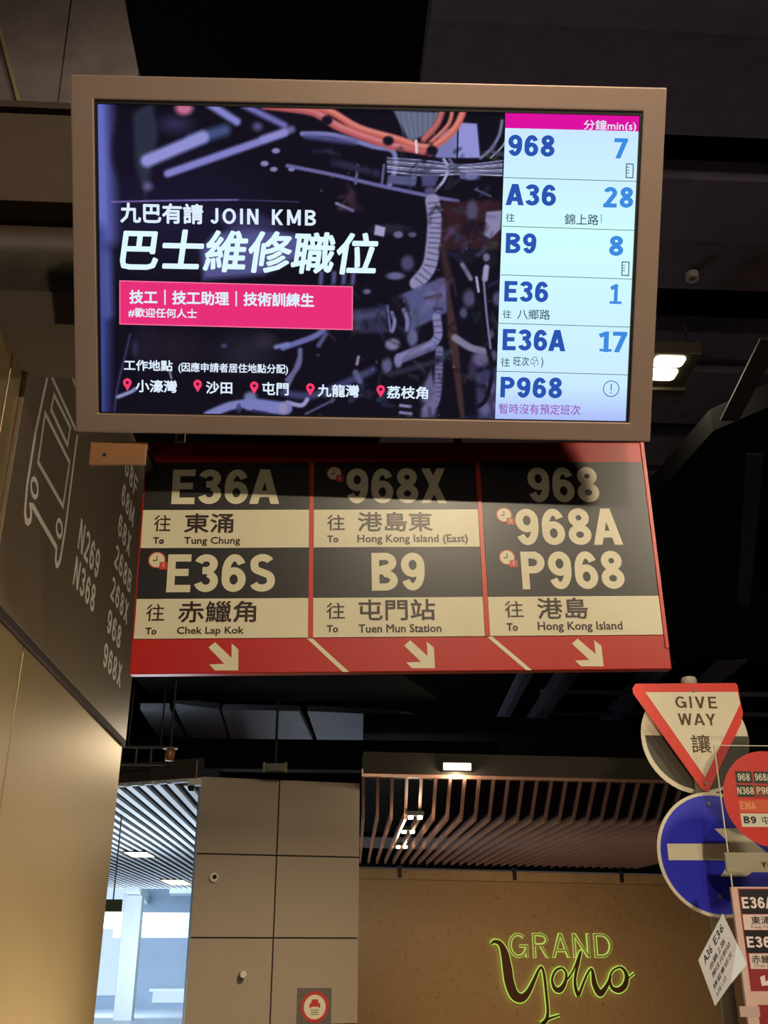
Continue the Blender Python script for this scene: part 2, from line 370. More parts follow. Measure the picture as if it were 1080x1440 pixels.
# far lit ceiling panels on the left, under the black duct
GREYP = mat('grey_soffit_panel', (120, 120, 128), 0.7, noise=0.35, scale=1.5, rgb2=(80, 80, 90))
for q in (((197, 997), (238, 997), (260, 1037), (221, 1035)), ((243, 989), (308, 997), (321, 1041), (265, 1037)), ((312, 998), (420, 1000), (440, 1041), (325, 1041)), ((432, 1000), (560, 1006), (700, 1041), (446, 1041))):
    q0 = [at_z(a, b, 2.3) for a, b in q]
    MB().hull8(q0, [p + np.array([0, 0, .06]) for p in q0]).build('soffit_panel', GREYP, ce)
# large black duct crossing on the right of the screen
BLK = mat('black_duct_paint', (6, 6, 7), 0.9, noise=.3, scale=4, spec=.1)
du = root('air_duct', (0, 0, 0), 'wide black air duct crossing under the dark canopy right of the screen', 'duct')
q = [at_z(*p, 2.7) for p in ((912, 706), (1003, 606), (1200, 520), (1200, 925))] ; q.append(at_z(905, 930, 2.7))
v = [(p[0], p[1], p[2]) for p in q]; mb = MB(); n = len(v); mb.v = v + [(a, b, c + .14) for a, b, c in v]
mb.f = [list(range(n))[::-1], [n + i for i in range(n)]] + [[i, (i + 1) % n, n + (i + 1) % n, n + i] for i in range(n)]
mb.build('duct_body', BLK, du)
for (a, b) in (((1026, 592), (1084, 478)), ((1046, 850), (1062, 640))):
    p, r_ = at_z(*a, 2.62), at_z(*b, 2.62); d = np.array([.05, 0, 0])
    MB().hull8([p - d, p + d, r_ + d, r_ - d], [k + np.array([0, 0, .012]) for k in (p - d, p + d, r_ + d, r_ - d)]).build('duct_strap', mat('strap_paint', (26, 24, 25), .7), du)
# black bulkhead above the far facade
wr = MB().box(-9, 11, 18.5, 18.7, 3.45, CZ + .3).build('wall_rear', VOID); tag(wr, kind='structure')
bd = root('trim_2', (0, 0, 0), kind='structure')
q = [at_z(*p, 2.15) for p in ((180, 945), (560, 945), (620, 985), (222, 985))]
MB().hull8(q, [p + np.array([0, 0, .3]) for p in q]).build('bulkhead', BLK, bd)
p0, p1 = at_y(165, 1046, 9.9), at_y(700, 1088, 9.9)
MB().box(p0[0], p1[0], 9.75, 9.95, p1[2], p1[2] + .28).build('bulkhead', VOID, bd)

# ---- far clad pier
PHI = math.radians(12.5)
o0 = at_y(283, 1097, 9.3)
fp = Frame((o0[0], o0[1], 0), PHI)
wp = root('wall_middle', fp, kind='structure')
PANEL = mat('beige_grey_panel', (168, 150, 128), 0.55, 0.0, noise=0.25, scale=1.3, rgb2=(154, 136, 114))
xr = fp.on(505, 1200)[0]; xj = fp.on(392, 1130)[0]; zt = fp.on(395, 1096)[1]; z1_ = fp.on(390, 1203)[1]; z2_ = fp.on(390, 1319)[1]
dz = z1_ - z2_; zs = [zt, z1_, z2_, z2_ - dz, z2_ - 2 * dz, z2_ - 3 * dz, 0.0]
MB().box(.01, xr - .01, .02, .28, 0, zt - .01).build('core', JOINT, wp)
for i in range(len(zs) - 1):
    if zs[i] <= zs[i + 1]: continue
    for a, b in ((0, xj - .006), (xj + .006, xr)):
        MB().box(a, b, 0, .03, zs[i + 1] + .006, zs[i] - .006).build('cladding_panel', PANEL, wp, bevel=.002)

# ---- stone wall with its lit cornice
o1 = at_y(505, 1222, 16.0); PHM = math.radians(14.4)
fm = Frame((o1[0] - .3, o1[1] - .077, 0), PHM)
wb = root('wall_back', fm, kind='structure')
STONE = mat('brown_speckled_stone', (162, 128, 88), 0.28, 0.0, noise=0.9, scale=16, rgb2=(92, 62, 38), bump=0.03, lo=.56, hi=.74)
zc = fm.on(700, 1240)[1]; zt2 = fm.on(700, 1226)[1]
MB().box(-1.0, 9, 0, .3, 0, zc).build('stone_facing', STONE, wb)
MB().box(-1.0, 9, -.12, .3, zc, zt2).build('cornice', mat('pale_stone_cornice', (168, 134, 92), .5, noise=.4, scale=6), wb, bevel=.01)
for px in (558, 718, 867):
    x = fm.on(px, 1222)[0]; MB().box(x - .025, x + .025, -.16, -.1, zc + .02, zt2 + .16).build('hanger', BLACKM, wb)
MB().box(-1.0, 9, -.2, .3, zt2 + .05, zt2 + .28).build('dark_ledge', VOID, wb)  # solid black ledge above the cornice

# ---- slatted ceiling on the right: each slat drops, then runs on level
sl = root('ceiling', (0, 0, 0), kind='structure')
SLAT = mat('copper_grey_slat', (176, 128, 106), 0.30, 0.25, noise=.2, scale=3)
def slat(P0, P1, P2, wd, ht):
    mb = MB(); n = 0
    for P in (P0, P1, P2):
        mb.v += [(P[0] - wd / 2, P[1], P[2]), (P[0] + wd / 2, P[1], P[2]), (P[0] + wd / 2, P[1], P[2] + ht), (P[0] - wd / 2, P[1], P[2] + ht)]
    for a in (0, 4):
        for j in range(4):
            k = (j + 1) % 4; mb.f.append([a + j, a + k, a + 4 + k, a + 4 + j])
    mb.f += [[3, 2, 1, 0], [8, 9, 10, 11]]
    return mb
i = 0; ends = []
while True:
    xt = 511 + 20.4 * i
    if xt > 1190: break
    sl_y = (xt - 510) * .021
    xb = xt - (xt - 510) * .036; xe = xb + .406 * (500 - xb)
    P0, P1 = at_z(xt, 1092 + sl_y, 1.45), at_z(xb, 1151 + sl_y * .9, 1.19)
    P2 = at_z(xe, 1214 + (xe - 505) * .02, 1.19)
    slat(P0, P1, P2, .028, .07).build('slat', SLAT, sl); ends.append((P0, P1, P2)); i += 1
a, b = ends[0][0], ends[-1][0]
MB().hull8([a + (0, 0, 0), b + (0, 0, 0), b + (0, .03, 0), a + (0, .03, 0)], [a + (0, 0, .03), b + (0, 0, .03), b + (0, .03, .03), a + (0, .03, .03)]).build('edge_rail', SLAT, sl)
MB().hull8([a + (0, -.02, .03), b + (0, -.02, .03), b + (0, .3, .03), a + (0, .3, .03)], [a + (0, -.02, .22), b + (0, -.02, .22), b + (0, .3, .22), a + (0, .3, .22)]).build('fascia', mat('dark_brown_fascia', (62, 54, 46), .7, noise=.2), sl)
q0 = [ends[0][0] + (0, .1, .5), ends[-1][0] + (0, .1, .5), ends[-1][2] + (0, 0, .45), ends[0][2] + (0, 0, .45)]
MB().hull8(q0, [p + np.array([0, 0, .1]) for p in q0]).build('upper_slab', VOID, sl)

# ---- white slatted ceiling on the left, running back to the bright hall
sw = root('ceiling', (0, 0, 0), kind='structure')
WS = mat('white_slat', (222, 226, 232), 0.45, noise=.08)
ZL = 1.40
f0, f1 = at_z(284, 1098, ZL), at_z(165, 1106, ZL)
YE = at_z(220, 1250, ZL)[1]
k = 0; x = f0[0] - .035
def fy(x): return f0[1] + (x - f0[0]) * (f1[1] - f0[1]) / (f1[0] - f0[0])
while x > -6.2:
    MB().box(x - .031, x + .031, max(fy(x), 9.66 if x > -1.3 else 0), YE, ZL + EYE, ZL + EYE + .035).build('slat', WS, sw)
    x -= .137
MB().hull8([f0, (-6.2, fy(-6.2), f0[2]), (-6.2, fy(-6.2) + .05, f0[2]), f0 + (0, .05, 0)], [f0 + (0, -.01, .03), (-6.2, fy(-6.2), f0[2] + .03), (-6.2, fy(-6.2) + .05, f0[2] + .03), f0 + (0, .05, .03)]).build('edge_rail', WS, sw)
MB().hull8([f0 + (0, -.03, .03), (-6.2, fy(-6.2) - .03, f0[2] + .03), (-6.2, fy(-6.2) + .1, f0[2] + .03), f0 + (0, .1, .03)], [f0 + (0, -.03, .2), (-6.2, fy(-6.2) - .03, f0[2] + .16), (-6.2, fy(-6.2) + .1, f0[2] + .16), f0 + (0, .1, .2)]).build('fascia', mat('dark_brown_fascia', (62, 54, 46)), sw)
MB().box(-6.2, -1.1, 10.3, YE, ZL + EYE + .3, ZL + EYE + .4).build('upper_slab', VOID, sw)

# ---- bright hall beyond
hall = root('wall_far', (0, 0, 0), kind='structure')
WHITE = mat('white_plaster', (226, 234, 240), .6, noise=.08); BLUEW = mat('pale_blue_grey_wall', (150, 168, 188), .6, noise=.15, scale=.6)
MB().box(-12, -.5, 33.5, 33.8, 0, 6).build('far_face', BLUEW, hall)
MB().box(-12, -.5, 26.6, 33.5, 4.3, 4.5).build('hall_ceiling', WHITE, hall)
MB().box(-12, -.5, 20, 33.5, 0.0, 0.04).build('hall_floor', mat('bright_hall_floor', (214, 226, 236), .35), hall)
MB().box(-12, -2, 26.6, 26.9, ZL + EYE + .02, 4.3).build('lintel', WHITE, hall)
def quad(z, th, L, name, m):
    q = [at_z(a, b, z) for a, b in L]; MB().hull8(q, [p + np.array([0, 0, th]) for p in q]).build(name, m, hall)
quad(1.55, .4, ((238, 1256), (272, 1256), (278, 1300), (262, 1300)), 'beam', WHITE)
quad(1.30, .3, ((176, 1254), (196, 1254), (222, 1292), (208, 1300)), 'beam', WHITE)
MB().box(-5.9, -2.6, 29.5, 29.9, EYE + .55, EYE + .95).build('beam', WHITE, hall)
MB().box(-5.9, -2.6, 31.5, 31.9, EYE + .35, EYE + .6).build('beam', WHITE, hall)
c0, c1 = at_y(176, 1320, 28.0), at_y(188, 1320, 28.0)
MB().box(c0[0] - .12, c1[0] + .12, 28.0, 28.4, 0, 4.3).build('column', WHITE, hall, bevel=.02)
GLASSF = mat('lit_hall_window', (196, 222, 246), emit=1.15)
wn = root('window_1', (0, 0, 0), kind='structure')
xa = at_y(120, 1330, 33.3)[0]; xb_ = at_y(178, 1330, 33.3)[0]
MB().box(xa - 1.5, xb_, 33.38, 33.42, 0.4, 3.5).build('pane', GLASSF, wn)
MB().box(xb_ - .02, xb_ + .1, 33.3, 33.45, 0.2, 3.6).build('window_frame', WHITE, wn)
wn2 = root('window_2', (0, 0, 0), kind='structure')
x2, x3 = at_y(214, 1400, 33.3)[0], at_y(262, 1400, 33.3)[0]
MB().box(x2, x3, 33.38, 33.42, -0.2 + .4, EYE - 1.1).build('pane', GLASSF, wn2)
MB().box(x2 - .1, x3 + .1, 33.34, 33.46, EYE - 1.1, EYE - 1.02).build('window_frame', WHITE, wn2)

# =================================================================== INFORMATION SCREEN
ft = Frame((0.0695, 1.8758, 1.4342 + EYE), -0.0435, 0.5234, 0.0109)
tv = root('information_screen', ft, 'large bus arrival screen in a champagne metal frame, tilted down above the red stop sign', 'screen')
TW, THt = 1.33, .7917
S4 = ft.pts([(133, 139), (904, 157), (885, 597), (137, 578)])
sx0 = (S4[0][0] + S4[3][0]) / 2; sx1 = (S4[1][0] + S4[2][0]) / 2; sz1 = (S4[0][1] + S4[1][1]) / 2; sz0 = (S4[2][1] + S4[3][1]) / 2
rect = lambda x0, x1, z0, z1: [(x0, z0), (x1, z0), (x1, z1), (x0, z1)]
MB().ring(rect(-TW / 2, TW / 2, -THt / 2, THt / 2), rect(sx0, sx1, sz0, sz1), 0, .028).build('frame', FRAME, tv, bevel=.0035)
MB().box(-TW / 2 + .012, TW / 2 - .012, .0282, .062, -THt / 2 + .012, THt / 2 - .012).build('back_housing', mat('dark_bronze_housing', (70, 58, 46), .5, .3), tv, bevel=.003)
MB().box(-.25, .25, .0622, .11, -.05, .22).build('wall_mount', BLACKM, tv)
for mx in (-.18, .18):
    a = ft.loc((mx, 1.99, bz(330))); b = ft.loc((mx, BY - .0, bz(330)))
    MB().tube([tuple(a), tuple(b)], .018, 10).build('mounting_arm', STEEL, tv)
sf = MB().ring(rect(sx0, sx1, sz0, sz1), rect(sx0 + .006, sx1 - .006, sz0 + .003, sz1 - .008), .004, .012).build('screen_gasket', BLACKM, tv)
# picture on the screen: a fine colour grid (flat light-emitting print)
NX, NZ = 440, 340
SY = .010
PX0, PX1 = sx0 + .004, ft.on(706, 400, SY)[0]
gx, gz = np.meshgrid(np.linspace(PX0, PX1, NX), np.linspace(sz0 + .003, sz1 - .006, NZ))
# pixel position of every grid point
pw = np.stack([gx.ravel(), np.full(gx.size, SY), gz.ravel()], 1) @ ft.A.T + ft.o - OFF
zf_ = pw @ F; U_ = CX + FPX * (pw @ R) / zf_; V_ = CY - FPX * (pw @ U) / zf_
img = np.tile(np.array([17., 14., 30.]), (U_.size, 1))
def blend(a, col): global img; img = img * (1 - a[:, None]) + np.array(col, float) * a[:, None]
def smooth(P):
    if len(P) < 3: return P
    n = len(P); Q = []
    for i in range(n - 1):
        p0, p1, p2, p3 = [np.array(P[max(0, min(n - 1, i + k))], float) for k in (-1, 0, 1, 2)]
        for j in range(4):
            t = j / 4; Q.append(tuple(.5 * (2 * p1 + (p2 - p0) * t + (2 * p0 - 5 * p1 + 4 * p2 - p3) * t * t + (3 * p1 - p0 - 3 * p2 + p3) * t ** 3)))
    return Q + [P[-1]]
def cap(P, r, col, soft=2.0, al=1.0):
    P = smooth(P)
    d = np.full(U_.size, 1e9)
    for (x0, y0), (x1, y1) in zip(P[:-1], P[1:]):
        vx, vy = x1 - x0, y1 - y0; t = np.clip(((U_ - x0) * vx + (V_ - y0) * vy) / (vx * vx + vy * vy + 1e-9), 0, 1)
        d = np.minimum(d, np.hypot(U_ - x0 - t * vx, V_ - y0 - t * vy))
    blend(al * np.clip((r + soft - d) / (2 * soft), 0, 1), col)
def tubei(P, r, col, hi, soft=1.5):
    cap(P, r, col, soft); cap([(a, b - r * .35) for a, b in P], r * .35, hi, r * .4 + .5, .8)
def pgn(P, col, soft=1.5, al=1.0):
    n = len(P); ar = sum(P[i][0] * P[(i + 1) % n][1] - P[(i + 1) % n][0] * P[i][1] for i in range(n))
    s = 1 if ar > 0 else -1; d = np.full(U_.size, 1e9)
    for i in range(n):
        (x0, y0), (x1, y1) = P[i], P[(i + 1) % n]; L = math.hypot(x1 - x0, y1 - y0)
        d = np.minimum(d, s * ((x1 - x0) * (V_ - y0) - (y1 - y0) * (U_ - x0)) / L)
    blend(al * np.clip((d + soft) / (2 * soft), 0, 1), col)
def blob(x, y, rx, ry, col, al=1.0, hard=1.0):
    blend(al * np.clip(hard * (1.2 - np.hypot((U_ - x) / rx, (V_ - y) / ry)), 0, 1), col)
# left part: blurred shapes
blob(230, 300, 150, 90, (30, 27, 66), .8); blob(250, 250, 90, 50, (22, 16, 40), .8)
cap([(136, 130), (140, 240), (143, 330)], 18, (104, 110, 212), 12); cap([(136, 330), (140, 420), (138, 600)], 14, (62, 72, 160), 9)
cap([(150, 360), (152, 440)], 7, (90, 98, 190), 6, .7)
blob(178, 210, 22, 45, (20, 15, 38), .95, 2); pgn([(187, 160), (214, 142), (222, 190), (205, 280), (190, 230)], (46, 52, 74), 4, .9)
blob(246, 175, 30, 16, (70, 62, 120), .6); blob(259, 152, 14, 11, (214, 110, 150), 1, 1.5)
cap([(294, 146), (333, 171)], 5.5, (136, 136, 226), 3); cap([(343, 148), (400, 176)], 4.5, (112, 112, 196), 3)
cap([(270, 197), (316, 183)], 8, (66, 84, 140), 5); cap([(207, 226), (285, 193)], 9, (150, 150, 232), 3.5)
cap([(236, 244), (400, 187)], 5.5, (134, 132, 220), 2.5); cap([(370, 195), (410, 182)], 5, (150, 148, 225), 3, .7)
blob(208, 262, 9, 8, (104, 100, 160), .9); blob(362, 178, 9, 8, (120, 118, 190), .7)
cap([(157, 284), (240, 282), (335, 281)], .9, (140, 120, 214), .8); cap([(335, 281), (420, 284)], .7, (70, 66, 120), .8)
pgn([(282, 352), (300, 330), (345, 318), (420, 330), (440, 380), (370, 386), (342, 399), (286, 396)], (100, 100, 178), 5, .85)
pgn([(300, 300), (360, 296), (400, 320), (330, 330)], (60, 60, 110), 5, .7)
for x, y, r in ((372, 230, 4), (385, 238, 3.5), (388, 212, 4), (410, 238, 3)): blob(x, y, r + 2, r, (150, 148, 215), .9, 2)
blob(240, 490, 60, 32, (44, 28, 48), .7); blob(205, 485, 18, 45, (34, 26, 52), .8); blob(345, 495, 50, 34, (46, 40, 58), .7); blob(372, 480, 20, 14, (58, 50, 70), .7)
cap([(183, 470), (176, 500), (165, 545), (160, 590)], 1.2, (60, 62, 120), 1.5); blob(190, 490, 6, 14, (60, 56, 104), .7)
# orange cables, bundle, box
pgn([(553, 155), (618, 158), (606, 186), (576, 200)], (100, 108, 140), 2)
for k in range(8): cap([(558 + k * 8, 158), (568 + k * 6, 192)], .7, (142, 150, 180), .8, .5)
pgn([(642, 172), (671, 174), (676, 222), (640, 222), (628, 200)], (150, 152, 232), 1.2)
pgn([(618, 186), (642, 178), (642, 222), (612, 222)], (124, 128, 196), 1.5)
cap([(644, 172), (643, 222)], 1.2, (20, 18, 40), .6); cap([(672, 176), (676, 220)], 1.2, (30, 28, 70), .8)
cap([(425, 188), (470, 190), (525, 206), (552, 212), (556, 236), (547, 262)], 3.4, (126, 128, 194), 1.4)
cap([(430, 191), (500, 200)], 4, (90, 90, 160), 3, .8)
tubei([(372, 148), (430, 155), (452, 163), (480, 180), (545, 203), (575, 208), (605, 214)], 6, (196, 86, 92), (244, 150, 160))
tubei([(430, 148), (465, 157), (505, 180), (560, 196), (590, 206), (612, 204), (640, 180), (653, 152)], 5, (214, 96, 84), (252, 160, 150))
tubei([(622, 156), (614, 176), (596, 196)], 4.5, (170, 76, 80), (232, 130, 124)); tubei([(636, 156), (630, 176), (606, 200)], 3, (190, 90, 80), (240, 150, 140))
for x, y in ((460, 169), (546, 198), (608, 212), (612, 228), (645, 246)): blob(x, y, 8, 7, (24, 18, 36), 1, 2)
cap([(585, 198), (586, 214)], 1.8, (230, 220, 235), .8)
for k in range(9): cap([(545, 222 + k * 2.4), (600, 226 + k * 2.6), (650, 232 + k * 1.6), (706, 226 + k * 2.6)], .8, ((160, 160, 222), (84, 84, 140), (210, 208, 244))[k % 3], .7)
cap([(706, 170), (702, 190), (690, 210), (676, 222)], 2, (120, 130, 180), 1.5); cap([(712, 150), (712, 196), (690, 222)], .9, (190, 200, 230), .8)
cap([(624, 224), (630, 236), (624, 254), (612, 268)], 2, (170, 168, 222), 1); cap([(632, 224), (644, 240), (650, 250)], 1.6, (110, 108, 160), 1)
pgn([(546, 246), (585, 248), (583, 262), (544, 258)], (88, 88, 140), 2); pgn([(592, 246), (618, 246), (612, 262), (594, 262)], (74, 74, 124), 2); blob(662, 248, 14, 6, (124, 124, 190), .9, 1.5)
cap([(404, 233), (470, 246), (530, 260), (606, 276), (644, 283)], 2.6, (108, 104, 172), 1.2)
for x in (503, 540, 586): cap([(x, 232), (x - 3, 258)], 1.8, (96, 94, 150), 1)
cap([(470, 228), (530, 244)], 5, (44, 42, 74), 3); cap([(668, 266), (690, 276)], 1, (96, 96, 150), 1)
blob(495, 278, 8, 12, (70, 44, 60), .8); cap([(473, 286), (496, 296)], 2, (130, 126, 180), 1)
# hose and engine parts
pgn([(620, 284), (706, 282), (702, 352), (618, 352)], (54, 28, 38), 3)
def hose(P, r, col=(146, 142, 190), dk=(58, 54, 88), step=7):
    cap(P, r, col, 1.5)
    for (x0, y0), (x1, y1) in zip(P[:-1], P[1:]):
        L = math.hypot(x1 - x0, y1 - y0); n = max(1, int(L / step)); nx, ny = -(y1 - y0) / L, (x1 - x0) / L
        for i in range(n):
            t = (i + .5) / n; cx_, cy_ = x0 + (x1 - x0) * t, y0 + (y1 - y0) * t
            cap([(cx_ - nx * r, cy_ - ny * r), (cx_ + nx * r * .6, cy_ + ny * r * .6)], .8, dk, .9, .8)
hose([(608, 282), (611, 310), (608, 352), (602, 378), (586, 398)], 10)
pgn([(684, 298), (706, 296), (704, 322), (690, 336), (680, 330)], (142, 136, 182), 1.5)
for x, y, rx, ry, c in ((664, 296, 9, 16, (84, 80, 120)), (655, 360, 14, 12, (30, 26, 40)), (668, 320, 18, 12, (36, 24, 36)), (573, 370, 10, 12, (82, 80, 124)), (556, 388, 14, 6, (110, 110, 164)), (516, 410, 6, 4, (110, 108, 150)), (548, 322, 30, 8, (40, 38, 56)), (605, 268, 9, 6, (90, 86, 130))): blob(x, y, rx, ry, c, .9, 1.6)
pgn([(528, 316), (542, 320), (540, 333), (526, 330)], (168, 166, 210), 1.2); blob(560, 330, 7, 5, (130, 126, 170), .8, 2); blob(580, 330, 6, 4, (100, 98, 140), .8, 2)
for x in (452, 470, 484, 497): cap([(x, 384), (x - 1, 398)], 3, (84, 84, 140), 2)
pgn([(560, 416), (596, 400), (629, 388), (630, 438), (600, 454), (578, 464)], (86, 86, 140), 2.5)
pgn([(600, 410), (629, 396), (630, 414), (596, 436)], (112, 112, 176), 6, .8)
pgn([(495, 436), (545, 430), (548, 468), (495, 468)], (48, 48, 80), 3); cap([(500, 446), (544, 441)], 4, (78, 78, 124), 4, .9)
blob(560, 446, 16, 30, (22, 18, 34), 1, 2.5); cap([(551, 440), (555, 452), (552, 466)], 2.6, (126, 126, 190), 1.2); cap([(568, 436), (573, 450), (572, 464)], 3, (120, 120, 186), 1.2); cap([(545, 430), (549, 466)], 1.4, (110, 110, 168), 1)
hose([(614, 446), (616, 472), (606, 486)], 6, (132, 130, 186)); hose([(618, 492), (614, 560), (600, 574)], 5.5, (112, 110, 160), (48, 44, 76), 6)
tubei([(562, 504), (607, 486)], 7.5, (96, 96, 148), (158, 158, 220)); blob(552, 484, 11, 9, (134, 126, 172), .95, 1.8); blob(580, 474, 8, 14, (110, 108, 160), .9, 1.8); blob(544, 514, 8, 12, (100, 98, 150), .9, 1.6); blob(560, 508, 6, 10, (130, 128, 180), .9, 1.8)
cap([(550, 526), (600, 512), (622, 505)], 4, (42, 40, 64), 2); cap([(605, 520), (592, 545), (590, 590)], 2.5, (22, 20, 34), 1.5)
pgn([(594, 545), (606, 522), (616, 560), (612, 588), (592, 588)], (110, 106, 156), 3, .9); blob(572, 572, 12, 14, (24, 20, 30), .9, 2); cap([(563, 570), (578, 572)], 2, (140, 138, 190), 1); cap([(563, 580), (578, 582)], 2, (130, 128, 180), 1)
cap([(398, 489), (440, 474), (455, 464)], 4, (104, 106, 180), 1.6); cap([(448, 486), (458, 470)], 3, (84, 84, 140), 2)
cap([(422, 492), (420, 514), (404, 534)], 3.2, (104, 104, 160), 1.6); cap([(398, 552), (440, 556), (500, 532), (524, 520)], 5, (60, 62, 112), 3); cap([(500, 524), (506, 536)], 4, (96, 96, 150), 2)
cap([(404, 566), (424, 570), (432, 562)], 3, (160, 158, 215), 1.4); cap([(430, 582), (470, 562)], 1.5, (84, 84, 130), 1.2); cap([(502, 512), (504, 502)], 2, (150, 130, 170), 1)
pgn([(626, 380), (634, 372), (642, 460), (668, 592), (648, 592), (630, 470)], (70, 46, 50), 2); cap([(622, 350), (632, 395)], 5, (60, 38, 44), 3)
cap([(640, 475), (660, 488), (680, 494)], 5, (128, 126, 160), 1.6); blob(676, 505, 14, 12, (110, 106, 150), .9, 1.5); blob(664, 520, 8, 10, (58, 54, 84), .9)
pgn([(668, 525), (700, 515), (704, 592), (672, 592)], (58, 54, 96), 3)
for x, y, r in ((690, 545, 7), (682, 575, 8), (698, 570, 5), (694, 500, 6), (700, 420, 8), (660, 420, 10), (652, 440, 6), (690, 470, 5)): blob(x, y, r, r * 1.4, (120, 118, 176), .6, 1.5)
cap([(645, 356), (688, 356), (692, 370)], 6, (26, 24, 38), 1.6); blob(684, 362, 5, 6, (120, 118, 160), .9, 2); cap([(650, 372), (662, 392)], 3, (120, 118, 160), 1.5); cap([(684, 376), (682, 392)], 4, (160, 158, 205), 1.5)
cap([(668, 382), (672, 430), (684, 480), (692, 520), (684, 560), (672, 572)], 3, (20, 18, 32), 1.2); cap([(680, 390), (684, 440), (690, 490)], 1.2, (140, 140, 190), 1); cap([(670, 390), (673, 410)], 1.6, (180, 178, 220), .8)
# hand and tools at the bottom
cap([(292, 584), (320, 572), (340, 568)], 6, (130, 132, 205), 2); cap([(350, 568), (395, 574), (402, 574)], 9, (124, 128, 205), 2); blob(352, 558, 10, 8, (120, 130, 190), .9, 1.6); cap([(356, 578), (376, 582)], 2, (40, 40, 80), 2); blob(398, 574, 6, 9, (160, 150, 190), .8, 2); blob(336, 574, 4, 7, (60, 58, 110), .8, 2)
cap([(166, 558), (184, 551), (190, 547)], 2.6, (140, 152, 205), 1.4); cap([(388, 488), (404, 484)], 3, (120, 130, 200), 2); cap([(402, 548), (410, 532), (420, 505)], 2.5, (100, 100, 150), 1.8); cap([(250, 585), (262, 584)], 2, (70, 70, 130), 1.5)
cap([(238, 520), (241, 532)], 1.2, (150, 150, 200), 1); blob(315, 486, 5, 4, (80, 84, 150), .8)
rng = random.Random(11)
# mottled machinery texture: many faint soft patches, dark and light
for k in range(170):
    x, y = rng.uniform(440, 706), rng.uniform(200, 592); dk = rng.random() < .45
    if 300 < y < 400 and x < 600: continue
    c_ = (16, 13, 26) if dk else tuple(v * rng.uniform(.35, .8) for v in (128, 122, 178))
    cap([(x, y), (x + rng.uniform(-14, 14), y + rng.uniform(-14, 14)), (x + rng.uniform(-18, 18), y + rng.uniform(-6, 18))], rng.uniform(.8, 3.2), c_, rng.uniform(1.2, 3), rng.uniform(.25, .6))
for k in range(70):
    x, y = rng.uniform(430, 704), rng.uniform(205, 590)
    if 500 < x < 600 and 260 < y < 400 and rng.random() < .7: continue
    a = rng.uniform(0, 6.3); l = rng.uniform(1, 5); g = rng.uniform(.4, 1)
    cap([(x, y), (x + l * math.cos(a), y + l * math.sin(a))], rng.uniform(.5, 1.2), (150 * g, 146 * g, 200 * g), .9, rng.uniform(.25, .75))
lm_ = img.mean(1, keepdims=True); img = (lm_ + (img - lm_) * .88) * .93
g = img / 255.0
g = np.where(g <= .04045, g / 12.92, ((g + .055) / 1.055) ** 2.4)
me = bpy.data.meshes.new('screen_picture')
me.vertices.add(NX * NZ); me.vertices.foreach_set('co', np.stack([gx.ravel(), np.full(gx.size, SY), gz.ravel()], 1).ravel())
ii, jj = np.meshgrid(np.arange(NX - 1), np.arange(NZ - 1)); b0 = (jj * NX + ii).ravel()
Q = np.stack([b0, b0 + 1, b0 + NX + 1, b0 + NX], 1).astype(np.int32)
me.loops.add(Q.size); me.loops.foreach_set('vertex_index', Q.ravel())
me.polygons.add(len(Q)); me.polygons.foreach_set('loop_start', np.arange(len(Q), dtype=np.int32) * 4)
me.update(calc_edges=True); me.validate()
ca = me.color_attributes.new('picture', 'FLOAT_COLOR', 'POINT')
ca.data.foreach_set('color', np.concatenate([g, np.ones((len(g), 1))], 1).ravel())
pm = bpy.data.materials.new('screen_picture'); pm.use_nodes = True; nt = pm.node_tree; b = nt.nodes['Principled BSDF']
at = nt.nodes.new('ShaderNodeAttribute'); at.attribute_name = 'picture'
b.inputs['Base Color'].default_value = (0.004, 0.004, 0.006, 1); b.inputs['Roughness'].default_value = .5; b.inputs['Specular IOR Level'].default_value = 0.0
nt.links.new(at.outputs['Color'], b.inputs['Emission Color']); b.inputs['Emission Strength'].default_value = 1.0
me.materials.append(pm)
disp = bpy.data.objects.new('display', me); COL.objects.link(disp); disp.parent = tv
tag(disp, 'lit screen with a dark photograph of an engine and a white arrivals list')
TE = SY - .0006
def emat(n, rgb, e=1.0): return mat(n, rgb, emit=e)
WT = emat('screen_white', (214, 240, 255)); 
mb = MB().poly([(PX1, sz0 + .003), (sx1 - .006, sz0 + .003), (sx1 - .006, sz1 - .008), (PX1, sz1 - .008)], SY - .0002); mb.build('dark_screen_edge', emat('screen_deep_blue', (34, 30, 96)), disp)
# arrivals list (one vertically shaded panel)
lp = ft.pts([(710.4, 180), (899.5, 184.6), (881.4, 593.5), (696.3, 589.5)], TE)
mb = MB().poly(lp, TE)
lm = bpy.data.materials.new('arrivals_background'); lm.use_nodes = True; nt = lm.node_tree; b = nt.nodes['Principled BSDF']; MATS['al'] = lm
tc = nt.nodes.new('ShaderNodeTexCoord'); sp = nt.nodes.new('ShaderNodeSeparateXYZ'); mr = nt.nodes.new('ShaderNodeValToRGB'); mg = nt.nodes.new('ShaderNodeMapRange')
nt.links.new(tc.outputs['Object'], sp.inputs[0]); nt.links.new(sp.outputs[2], mg.inputs[0]); mg.inputs[1].default_value = sz0; mg.inputs[2].default_value = sz1
nt.links.new(mg.outputs[0], mr.inputs[0]); cr = mr.color_ramp
cr.elements[0].color = (*lin((172, 188, 250)), 1); cr.elements[1].color = (*lin((200, 228, 255)), 1)
e = cr.elements.new(.12); e.color = (*lin((204, 236, 255)), 1); e = cr.elements.new(.6); e.color = (*lin((210, 255, 255)), 1)
b.inputs['Base Color'].default_value = (0, 0, 0, 1); b.inputs['Specular IOR Level'].default_value = 0
nt.links.new(mr.outputs[0], b.inputs['Emission Color']); b.inputs['Emission Strength'].default_value = 1.0
mb.build('arrivals_panel', lm, disp)
